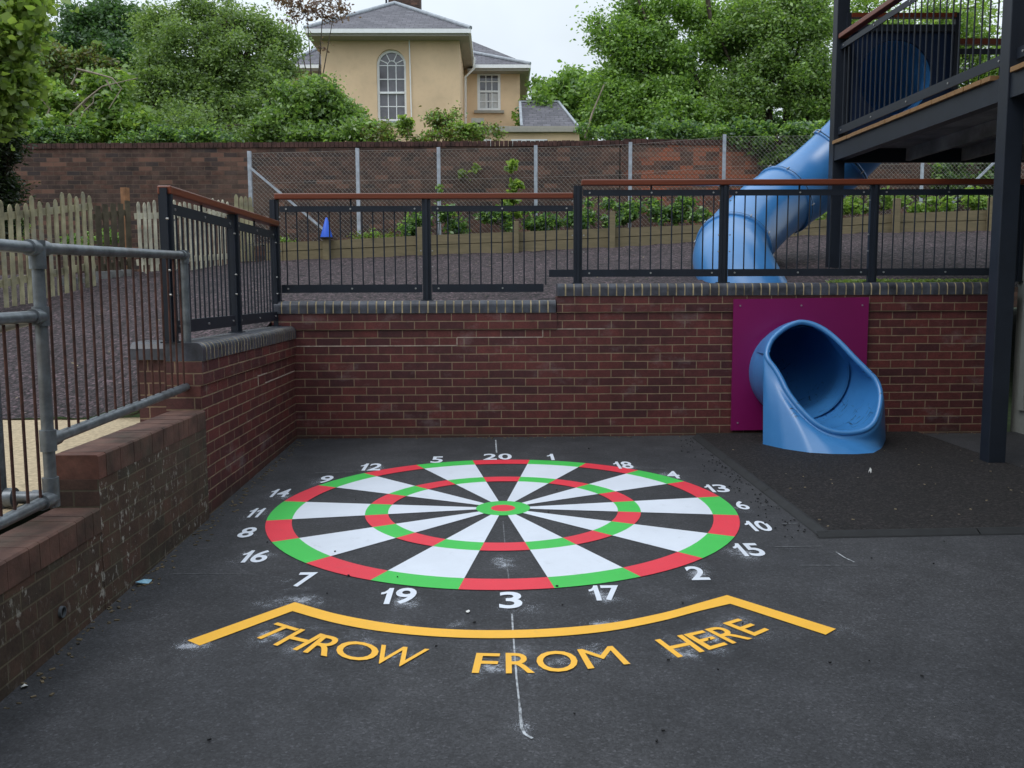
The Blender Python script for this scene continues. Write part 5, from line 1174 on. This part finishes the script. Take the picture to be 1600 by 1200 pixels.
def plant(name, label, cat, base, blobs, n, size, mat, sub=1.0, trunk_r=0.08, clr=0.30, group=None, bark='bark', twigs=3, core=0.35, up=0.35, twig_out=0.0, mats2=None, asp=0.55):
    base = Vector(base); r = empty(name, base, label, cat, group)
    vol = np.array([b[3]*b[5] for b in blobs]); per = (n*vol/vol.sum()).astype(int); allc = []; allb = []; mbk = MB(); cm = Vector(np.mean([b[:3] for b in blobs], axis=0))
    fork = base.lerp(Vector((cm.x, cm.y, cm.z)), 0.35)
    mbk.tube([base-Vector((0, 0, 0.3)), base.lerp(fork, 0.5)+Vector((0.03, 0, 0)), fork], [trunk_r*1.25, trunk_r, trunk_r*0.85], 8)
    for b, k in zip(blobs, per):
        c = np.array(b[:3]); R = np.array(b[3:6]); ns = max(6, int(26*sub*(R[0]*R[2])/0.5)) if R[0]*R[2] > 0.1 else 8; ns = min(ns, 160)
        u = RNG.normal(size=(ns, 3)); u /= np.linalg.norm(u, axis=1)[:, None]; rad = (core+(1-core)*RNG.uniform(0, 1, ns)**0.5)*RNG.uniform(0.78, 1.10, ns); sc_ = c+u*rad[:, None]*R
        cr_ = clr*(0.5+RNG.uniform(0, 1, ns)); w = cr_**2; w /= w.sum(); idx = RNG.choice(ns, k, p=w)
        off = RNG.normal(size=(k, 3))*cr_[idx][:, None]*np.array([0.5, 0.5, 0.38]); allc.append(sc_[idx]+off)
        cc = Vector(c); L_ = (cc-fork).length; mid = fork.lerp(cc, 0.5)+Vector((random.uniform(-.1, .1), random.uniform(-.1, .1), 0.08))*L_*0.5
        mbk.tube([fork, mid, cc], [trunk_r*0.65, trunk_r*0.42, trunk_r*0.22], 6)
        for q in range(min(ns, int(4*twigs))):
            e = Vector(sc_[q]); e = cc+(e-cc)*(1.0+twig_out); m2 = cc.lerp(e, 0.5)+Vector((random.uniform(-.05, .05), 0, random.uniform(-.03, .09))); mbk.tube([cc, m2, e], [trunk_r*0.2, trunk_r*0.12, 0.004], 4, cap=False)
    mbk.build('trunk', M[bark], r, recalc=False); C = np.concatenate(allc)
    if mats2:
        msk = RNG.uniform(0, 1, len(C)) < 0.5; leaf_mesh('crown', C[msk], size, M[mat], r, up, asp); leaf_mesh('crown', C[~msk], size, M[mats2], r, up, asp)
    else: leaf_mesh('crown', C, size, M[mat], r, up, asp)
    return r
BG = 'trees and shrubs beyond the garden wall'
gz2 = 2.25
def gp(px, Y): return (at(px, 300, Y).x, Y, gz2)
plant('tree', 'large spreading grey green tree standing left of the ochre house', 'tree', gp(330, 18.5), [blob(300, 130, 18.5, 85, 90), blob(380, 90, 18.5, 80, 75), blob(260, 60, 18.8, 45, 50), blob(350, 40, 18.6, 60, 38), blob(425, 150, 18.3, 50, 65), blob(230, 150, 18.2, 50, 60), blob(330, 180, 17.8, 90, 40), blob(440, 85, 18.6, 26, 40), blob(300, 15, 18.8, 30, 22), blob(330, 205, 16.9, 100, 22), blob(250, 205, 16.9, 60, 18)], 90000, 0.056, 'leaf_a', sub=1.0, trunk_r=0.13, clr=0.26, group=BG, twigs=7, twig_out=0.18)
plant('tree', 'dark dense evergreen crown rising behind the left shrubs', 'tree', gp(150, 23), [blob(150, 60, 23, 45, 40), blob(200, 45, 23, 28, 36), blob(110, 75, 23, 28, 28), blob(160, 20, 23, 14, 22), blob(195, 90, 22.5, 40, 45), blob(60, 62, 23, 16, 22), blob(105, 25, 23, 8, 12)], 30000, 0.085, 'leaf_c', trunk_r=0.15, clr=0.30, group=BG)
plant('tree', 'feathery blue green tree behind the hedge at the far left', 'tree', gp(55, 21), [blob(55, 100, 21, 35, 55), blob(25, 110, 21, 35, 60), blob(75, 130, 20.5, 30, 40)], 13000, 0.08, 'leaf_d', trunk_r=0.1, clr=0.3, group=BG)
plant('shrub', 'brownish flowering shrub showing between the dark tree and the bare branches', 'shrub', gp(110, 19.6), [blob(100, 105, 19.6, 42, 30), blob(140, 95, 19.6, 28, 26)], 7000, 0.075, 'leaf_e', mats2='leaf_a', trunk_r=0.05, clr=0.2, group=BG)
plant('shrub', 'bright yellow green elder shrub with bare grey branches above the wall on the left', 'shrub', gp(100, 16.6), [blob(60, 170, 16.6, 50, 38), blob(130, 165, 16.6, 55, 42), blob(190, 180, 16.6, 45, 36), blob(100, 200, 16.3, 90, 18), blob(40, 135, 16.9, 22, 22), blob(165, 130, 16.8, 22, 22)], 17000, 0.10, 'leaf_b', mats2='leaf_d', trunk_r=0.05, clr=0.2, group=BG, bark='paletwig', twigs=5, twig_out=0.15)
plant('shrub', 'glossy green laurel shrub in front of the left corner of the house', 'shrub', gp(500, 17.2), [blob(500, 170, 17.2, 52, 42), blob(545, 190, 17.2, 32, 28), blob(470, 180, 17.0, 45, 36), blob(510, 142, 17.3, 34, 20), blob(430, 195, 16.8, 40, 26), blob(500, 212, 16.6, 70, 18), blob(560, 208, 16.5, 26, 16)], 27000, 0.07, 'leaf_d', mats2='leaf_a', trunk_r=0.06, clr=0.2, group=BG)
plant('bush', 'straggly olive bush with thin bare stems below the arched window', 'bush', gp(680, 16.4), [blob(680, 198, 16.4, 50, 18), blob(600, 205, 16.4, 34, 12), blob(755, 205, 16.4, 34, 12), blob(700, 182, 16.5, 22, 10), blob(640, 215, 16.2, 60, 9), blob(720, 214, 16.2, 60, 10), blob(590, 214, 16.2, 30, 12)], 6500, 0.05, 'leaf_e', mats2='leaf_d', trunk_r=0.025, clr=0.14, group=BG, twigs=10, twig_out=0.35)
plant('bush', 'small fresh green seedling clump at the wall top under the arched window', 'bush', gp(640, 16.0), [blob(632, 198, 16.0, 12, 14), blob(728, 202, 16.0, 14, 10)], 900, 0.07, 'leaf_b', trunk_r=0.015, clr=0.09, group=BG)
plant('tree', 'thin copper leaved tree against the sky left of the house', 'tree', gp(483, 26), [blob(455, 10, 26, 32, 20), blob(505, 8, 26, 32, 20), blob(480, 22, 26, 20, 12), blob(520, 30, 26, 12, 6), blob(452, 34, 26, 8, 6), blob(500, 76, 26, 6, 6)], 1100, 0.09, 'leaf_f', trunk_r=0.05, clr=0.22, group=BG, twigs=8)
plant('tree', 'distant mid green tree line between the house and the big tree', 'tree', gp(880, 34), [blob(865, 150, 34, 40, 32), blob(905, 150, 34, 40, 36), blob(940, 160, 33, 40, 40), blob(845, 185, 33, 35, 30), blob(930, 195, 33, 40, 30)], 15000, 0.15, 'leaf_d', trunk_r=0.15, clr=0.34, group=BG)
bigtree = plant('tree', 'big leafy tree with arching branches to the right of the house', 'tree', gp(1080, 18.5), [blob(1000, 70, 18.5, 48, 60), blob(960, 60, 18.4, 26, 22), blob(1030, 20, 18.5, 55, 30), blob(1010, 145, 18.3, 58, 58), blob(1080, 110, 18.5, 60, 65), blob(1120, 40, 18.6, 42, 32), blob(965, 175, 18.0, 38, 42), blob(1060, 185, 17.8, 60, 36), blob(938, 45, 18.5, 12, 18), blob(955, 125, 18.3, 20, 14)], 76000, 0.064, 'leaf_d', trunk_r=0.16, clr=0.26, group=BG, twigs=5, core=0.5)
plant('tree', 'dense bright green tree behind the blue slide', 'tree', gp(1230, 18.2), [blob(1180, 70, 18.2, 62, 62), blob(1250, 60, 18.2, 62, 75), blob(1200, 130, 18.0, 70, 48), blob(1275, 150, 18.0, 55, 55), blob(1230, 10, 18.3, 60, 30), blob(1150, 165, 17.8, 50, 40)], 68000, 0.060, 'leaf_a', mats2='leaf_d', trunk_r=0.14, clr=0.26, group=BG)
plant('tree', 'light green tree seen through the deck balustrade', 'tree', gp(1420, 19), [blob(1370, 60, 19, 70, 70), blob(1440, 100, 19, 70, 70), blob(1500, 90, 19, 60, 60), blob(1350, 150, 18.6, 60, 60), blob(1560, 130, 19, 60, 60), blob(1490, 20, 19.3, 50, 30), blob(1620, 100, 19, 50, 80), blob(1450, 190, 18.3, 90, 40), blob(1570, 200, 18.3, 80, 45)], 52000, 0.07, 'leaf_d', mats2='leaf_b', trunk_r=0.15, clr=0.3, group=BG)
plant('ivy', 'dark ivy and elder mass spilling over the garden wall behind the slide', 'climber', (at(1210, 260, 15.2).x, 15.2, 2.6), [blob(1215, 212, 15.25, 70, 22), blob(1200, 238, 15.15, 45, 22, .12), blob(1260, 245, 15.15, 45, 30, .12), blob(1150, 206, 15.5, 60, 14), blob(1300, 215, 15.4, 50, 25), blob(1250, 262, 15.15, 30, 20, .1)], 15000, 0.065, 'leaf_c', mats2='leaf_d', trunk_r=0.03, clr=0.14, group=BG)
plant('ivy', 'ivy patches hanging on the wall beneath the deck', 'climber', (at(1480, 290, 15.15).x, 15.15, 2.6), [blob(1480, 262, 15.15, 34, 18, .1), blob(1540, 265, 15.15, 28, 22, .1), blob(1480, 290, 15.15, 26, 16, .1), blob(1560, 300, 15.15, 30, 30, .1)], 6000, 0.065, 'leaf_c', mats2='leaf_d', trunk_r=0.02, clr=0.12, group=BG)
# hedge masses just behind the wall, hiding its far side
plant('hedge', 'continuous shrubby undergrowth behind the left half of the garden wall', 'hedge', gp(230, 19.8), [blob(p, 195, 19.8, 40, 30) for p in range(20, 480, 50)], 26000, 0.08, 'leaf_d', mats2='leaf_c', trunk_r=0.02, clr=0.2, group=BG, twigs=1)
plant('hedge', 'continuous shrubby undergrowth behind the right half of the garden wall', 'hedge', gp(1230, 19.8), [blob(p, 190, 19.8, 48, 36) for p in range(980, 1640, 60)], 26000, 0.08, 'leaf_d', mats2='leaf_c', trunk_r=0.02, clr=0.2, group=BG, twigs=1)
def fringe(label, x0p, x1p, n, mat, ymid=214, ry=10, Y=15.75, mats2=None):
    bl_ = [blob(random.uniform(x0p, x1p), ymid+random.uniform(-6, 6), Y+random.uniform(-.1, .3), random.uniform(10, 34), ry*random.uniform(0.4, 1.5)) for p in range(15)]
    plant('creeper', label, 'creeper', (at((x0p+x1p)/2, 220, Y).x, Y, 2.3), bl_, n, 0.055, mat, trunk_r=0.012, clr=0.12, group=BG, twigs=1, mats2=mats2)
fringe('ivy fringe along the wall top at the left', 20, 420, 8500, 'leaf_d', 214, 11, mats2='leaf_c')
fringe('ivy fringe along the wall top below the big tree', 905, 1140, 7000, 'leaf_d', 207, 10, Y=15.9, mats2='leaf_c')
# near foliage at the upper left
plant('tree', 'bright sycamore branch hanging into the upper left corner', 'tree', (at(-120, 300, 11.0).x, 11.0, 1.4), [blob(10, 30, 10.5, 48, 40), blob(45, 10, 10.5, 26, 20), blob(10, 95, 10.6, 38, 42), blob(-30, 60, 10.7, 60, 80), blob(22, 145, 10.8, 26, 26), blob(-40, 180, 10.8, 60, 60)], 13000, 0.085, 'leaf_b', trunk_r=0.08, clr=0.2, twigs=4, asp=0.9)
plant('conifer', 'dark green yew hedge plant at the left edge of the photograph', 'conifer', (at(-50, 300, 11.6).x, 11.6, 1.35), [blob(-25, 200, 11.6, 46, 60), blob(-20, 280, 11.6, 44, 50), blob(-25, 340, 11.6, 40, 40), blob(12, 250, 11.6, 16, 40), blob(5, 310, 11.6, 18, 26), blob(-20, 120, 11.8, 40, 50)], 24000, 0.05, 'leaf_g', trunk_r=0.07, clr=0.14, asp=0.35, core=0.6)
# low planting behind the timber edging, in clumps
def groundcover(label, plist, n, mat, mats2=None, size=0.055):
    plant('ground_ivy', label, 'plant', (plist[0][0], plist[0][1], plist[0][2]-0.1), plist, n, size, mat, trunk_r=0.008, clr=0.10, mats2=mats2, twigs=1, group='low plants on the bank')
groundcover('low nettles and ivy on the bank between the second and third fence posts', [blob(660, 352, 14.15, 26, 17, .2), blob(705, 345, 14.2, 26, 20, .2), blob(640, 360, 14.1, 16, 9, .15)], 2600, 'leaf_d', 'leaf_c')
groundcover('clump of ivy at the foot of the tall weed', [blob(780, 345, 14.15, 30, 16, .2), blob(835, 340, 14.2, 34, 18, .2)], 2600, 'leaf_d', 'leaf_c')
groundcover('thick ivy bank behind the timber edging left of the slide', [blob(905, 335, 14.15, 30, 24, .2), blob(960, 338, 14.2, 36, 22, .2), blob(1020, 333, 14.2, 36, 24, .2), blob(1075, 330, 14.2, 34, 24, .2)], 7000, 'leaf_d', 'leaf_c')
groundcover('bright ground plants under the deck beyond the railing', [blob(1330, 325, 14.2, 34, 16, .2), blob(1385, 320, 14.2, 34, 14, .2), blob(1450, 318, 14.2, 40, 14, .2), blob(1520, 312, 14.2, 40, 14, .2), blob(1270, 335, 14.2, 26, 12, .2)], 5200, 'leaf_b', 'leaf_d')
groundcover('thin moss and grass tufts along the bank by the blue cone', [blob(460, 377, 14.0, 24, 6, .15), blob(560, 371, 14.0, 40, 5, .15), blob(600, 369, 14.0, 30, 5, .15)], 1200, 'leaf_e', 'leaf_d', 0.04)
plant('weed', 'tall single green weed climbing the wire fence behind the railing', 'plant', (at(800, 355, 14.35).x, 14.35, 2.3), [blob(800, 262, 14.4, 8, 12, .06), blob(806, 285, 14.4, 10, 12, .07), blob(800, 310, 14.4, 14, 12, .09), blob(797, 330, 14.4, 18, 14, .1)], 520, 0.085, 'leaf_b', trunk_r=0.012, clr=0.05, asp=0.8)
plant('weed', 'small pale sprig growing from the garden wall face', 'plant', (at(745, 275, 15.2).x, 15.2, 3.3), [blob(742, 262, 15.2, 6, 7, .05), blob(722, 270, 15.2, 5, 5, .05)], 120, 0.07, 'leaf_b', trunk_r=0.006, clr=0.05)
plant('weed', 'small sprig at the head of a wire fence post', 'plant', (at(684, 330, 14.5).x, 14.5, 2.6), [blob(686, 294, 14.5, 4, 6, .04)], 60, 0.05, 'leaf_d', trunk_r=0.005, clr=0.04)
plant('ground_ivy', 'green leaves behind the dark picket gate', 'plant', (at(170, 420, 14.3).x, 14.3, 1.9), [blob(168, 372, 14.3, 18, 10, .1), blob(120, 380, 14.3, 20, 12, .1), blob(10, 360, 13.0, 26, 20, .2)], 1500, 0.06, 'leaf_d', trunk_r=0.01, clr=0.1, group='low plants on the bank')
# dead branches among the elder
db = empty('dead_branches', at(90, 215, 16.2), 'pale bare dead branches arching through the left shrub', 'branches')
for P in ([(45, 218), (62, 205), (85, 186)], [(58, 206), (85, 198), (110, 196), (142, 203)], [(120, 108), (150, 115), (175, 122), (190, 138), (170, 170)], [(50, 145), (40, 110), (25, 72)], [(112, 132), (122, 112)], [(60, 205), (78, 170), (60, 150), (63, 130)], [(125, 195), (130, 175), (146, 160), (146, 148)], [(166, 125), (175, 142)], [(30, 215), (36, 195), (22, 180)], [(110, 180), (135, 155), (160, 135), (215, 122)]):
    mb = MB(); n = len(P); mb.tube([at(x, y, 16.15) for x, y in P], list(np.linspace(0.022, 0.007, n)), 6); mb.build('branch', M['paletwig'], db)
mb = MB(); mb.tube([at(914, 216, 16.2), at(925, 178, 16.2), at(944, 132, 16.2)], [0.022, 0.018, 0.010], 6); o = mb.build('leaning_pole', M['paletwig']); setp(o, 'pale leaning dead stem in front of the tree right of the house', 'branch')
for P in ([(995, -5), (1006, 20), (1012, 45), (1020, 68), (1045, 92), (1085, 116), (1110, 170)], [(1165, 20), (1172, 50), (1180, 80), (1178, 130)], [(1020, 68), (990, 60), (965, 62)], [(1150, 120), (1130, 70), (1110, 30), (1105, -5)]):
    mb = MB(); mb.tube([at(x, y, 18.15) for x, y in P], list(np.linspace(0.022, 0.05, len(P))), 7); mb.build('limb', M['bark'], bigtree)
# grass tufts behind the coping under the deck
gc = RNG.uniform(size=(2600, 3)); gc[:, 0] = at(1300, 440, 8.5).x+gc[:, 0]*(at(1560, 440, 8.5).x-at(1300, 440, 8.5).x); gc[:, 1] = 8.40+gc[:, 1]*0.30; gc[:, 2] = 1.56+gc[:, 2]*0.05
o = leaf_mesh('grass', gc, 0.035, M['leaf_b'], None, up=0.0, asp=0.2); setp(o, 'strip of short green grass behind the coping beneath the deck', 'grass', kind='stuff')

# ================================================================ litter
def scrap(name, label, cat, px, py, w, d, mat, h=0.012, z=None, where=None, ang=0.3):
    p = G(px, py) if where is None else where; mb = MB(); n = 7; vs = []; rs = random.Random(px)
    for i in range(n):
        a = 2*pi*i/n; r_ = rs.uniform(0.6, 1.1); x = cos(a)*w/2*r_; y = sin(a)*d/2*r_; vs.append(Vector((p.x+x*cos(ang)-y*sin(ang), p.y+x*sin(ang)+y*cos(ang), p.z+rs.uniform(0.003, h))))
    c = Vector((p.x, p.y, p.z+h*1.2)); vs.append(c)
    mb.add(vs, [(i, (i+1) % n, n) for i in range(n)]); mb.add([v-Vector((0, 0, 0.0015)) for v in vs], [((i+1) % n, i, n) for i in range(n)])
    o = mb.build(name, mat, None, recalc=False); return setp(o, label, cat)
M['lblue'] = simple('pale_blue_plastic', (0.25, 0.48, 0.62), 0.5); M['wpaper'] = simple('white_paper', (0.70, 0.70, 0.68), 0.8)
scrap('plastic_scrap', 'crumpled light blue plastic scrap lying near the foot of the old wall', 'litter', 226, 912, 0.085, 0.05, M['lblue'], 0.02)
scrap('paper_scrap', 'small white paper scrap beside the mulch pad under the magenta panel', 'litter', 1124, 682.5, 0.10, 0.06, M['wpaper'])
scrap('bottle_cap', 'clear pale bottle cap on the asphalt at the lower left', 'litter', 38, 1075, 0.03, 0.03, M['wpaper'], 0.014)
scrap('paper_scrap', 'tiny white speck of paper just left of the number 3', 'litter', 731, 957.5, 0.022, 0.03, M['wpaper'], 0.01)
scrap('paper_scrap', 'white fleck of paper in the middle of the mulch pad', 'litter', 1359, 746, 0.03, 0.03, M['wpaper'], 0.045, where=G(1359, 746)+Vector((0, 0, 0.022)))
lf = MB()
for i in range(230):
    k = random.random()
    if k < 0.45: px, py = random.uniform(600, 1080), None; x = at(px, 400, 13).x; y = random.triangular(11, 13.65, 13.6)
    elif k < 0.75: x = random.uniform(-4.5, -2.15); y = random.uniform(6.5, 11)
    else: x = random.uniform(-1.5, 4); y = random.uniform(8.5, 11)
    z = float(tz(x, y))+0.016; a = random.uniform(0, pi); s = random.uniform(0.010, 0.022); d = Vector((cos(a), sin(a), random.uniform(-.3, .3))); e = Vector((-sin(a), cos(a), random.uniform(-.2, .2)))
    c = Vector((x, y, z)); lf.add([c-d*s, c+e*s*0.6, c+d*s, c-e*s*0.6], [(0, 1, 2, 3)])
M['dryleaf'] = simple('dry_leaf', (0.34, 0.27, 0.17), 0.9, var=0.6, scale=8)
o = lf.build('fallen_leaves', M['dryleaf'], recalc=False); setp(o, 'small dry fallen leaves scattered over the rubber mulch', 'leaves', kind='stuff')
lf = MB()
for i in range(40):
    p = G(random.uniform(1100, 1600), random.uniform(690, 832)); a = random.uniform(0, pi); s = random.uniform(0.003, 0.008)
    if not (p.x > 1.9): continue
    lf.obox((p.x, p.y, p.z+0.026), Vector((cos(a), sin(a), 0)), Vector((-sin(a), cos(a), 0)), Vector((0, 0, 1)), s, s*0.5, 0.002)
o = lf.build('pale_chips', M['dryleaf']); setp(o, 'pale chips and bits scattered over the mulch pad', 'litter', kind='stuff')
# black mulch crumbs strayed on to the asphalt beside the pad
lf = MB()
for i in range(150):
    t = random.random(); q = P1.lerp(P2, t); off = abs(random.gauss(0, 0.10))
    if random.random() < 0.25: q = G(random.uniform(300, 1500), random.uniform(700, 1180)); off = 0
    x, y = q.x-off*0.9-0.06, q.y-off*0.35; a = random.uniform(0, pi); s = random.uniform(0.0018, 0.0048)
    lf.obox((x, y, gz(x, y)+0.008), Vector((cos(a), sin(a), 0)), Vector((-sin(a), cos(a), 0)), Vector((0, 0, 1)), s*1.4, s*0.7, 0.003)
o = lf.build('mulch_crumbs', M['black']); setp(o, 'black rubber crumbs strayed from the mulch on to the asphalt', 'litter', kind='stuff')

# ================================================================ daylight
w = bpy.data.worlds.new('World'); sc.world = w; w.use_nodes = True; nt = w.node_tree; bg = nt.nodes['Background']
sky = nt.nodes.new('ShaderNodeTexSky'); sky.sky_type = 'NISHITA'; sky.sun_disc = False; SUN_EL, SUN_AZ = radians(54), radians(228)   # azimuth from +Y clockwise
sky.sun_elevation = SUN_EL; sky.sun_rotation = SUN_AZ
tc = nt.nodes.new('ShaderNodeTexCoord'); sp = nt.nodes.new('ShaderNodeSeparateXYZ'); nt.links.new(tc.outputs['Generated'], sp.inputs[0])
clouds = noise(nt, tc.outputs['Generated'], 2.3, 5, 0.55); wisp = ramp(nt, clouds, [(0.3, 0.82), (0.7, 1.08)])
grad = ramp(nt, sp.outputs[2], [(0.0, 0.90), (0.35, 1.0), (1.0, 1.7)])
CL = 11.0
cc_ = mix(nt, 1.0, mix(nt, 1.0, (0.86*CL, 0.95*CL, 1.03*CL), wisp, 'MULTIPLY'), grad, 'MULTIPLY')
fin = mix(nt, 0.93, sky.outputs[0], cc_)
nt.links.new(fin, bg.inputs[0]); bg.inputs[1].default_value = 0.105
sd = bpy.data.lights.new('sun', 'SUN'); sd.energy = 0.9; sd.angle = radians(25); sd.color = (1.0, 0.97, 0.92)
so = bpy.data.objects.new('sun', sd); COL.objects.link(so)
dv = Vector((sin(SUN_AZ)*cos(SUN_EL), cos(SUN_AZ)*cos(SUN_EL), sin(SUN_EL)))
so.rotation_euler = dv.to_track_quat('Z', 'Y').to_euler(); so.location = dv*30
vs_ = sc.view_settings; vs_.view_transform = 'Standard'; vs_.look = 'None'; vs_.exposure = 0.0; vs_.gamma = 1.0; vs_.use_curve_mapping = False
sc.render.engine = 'CYCLES'; sc.cycles.max_bounces = 6; sc.cycles.transparent_max_bounces = 12; sc.cycles.use_denoising = True
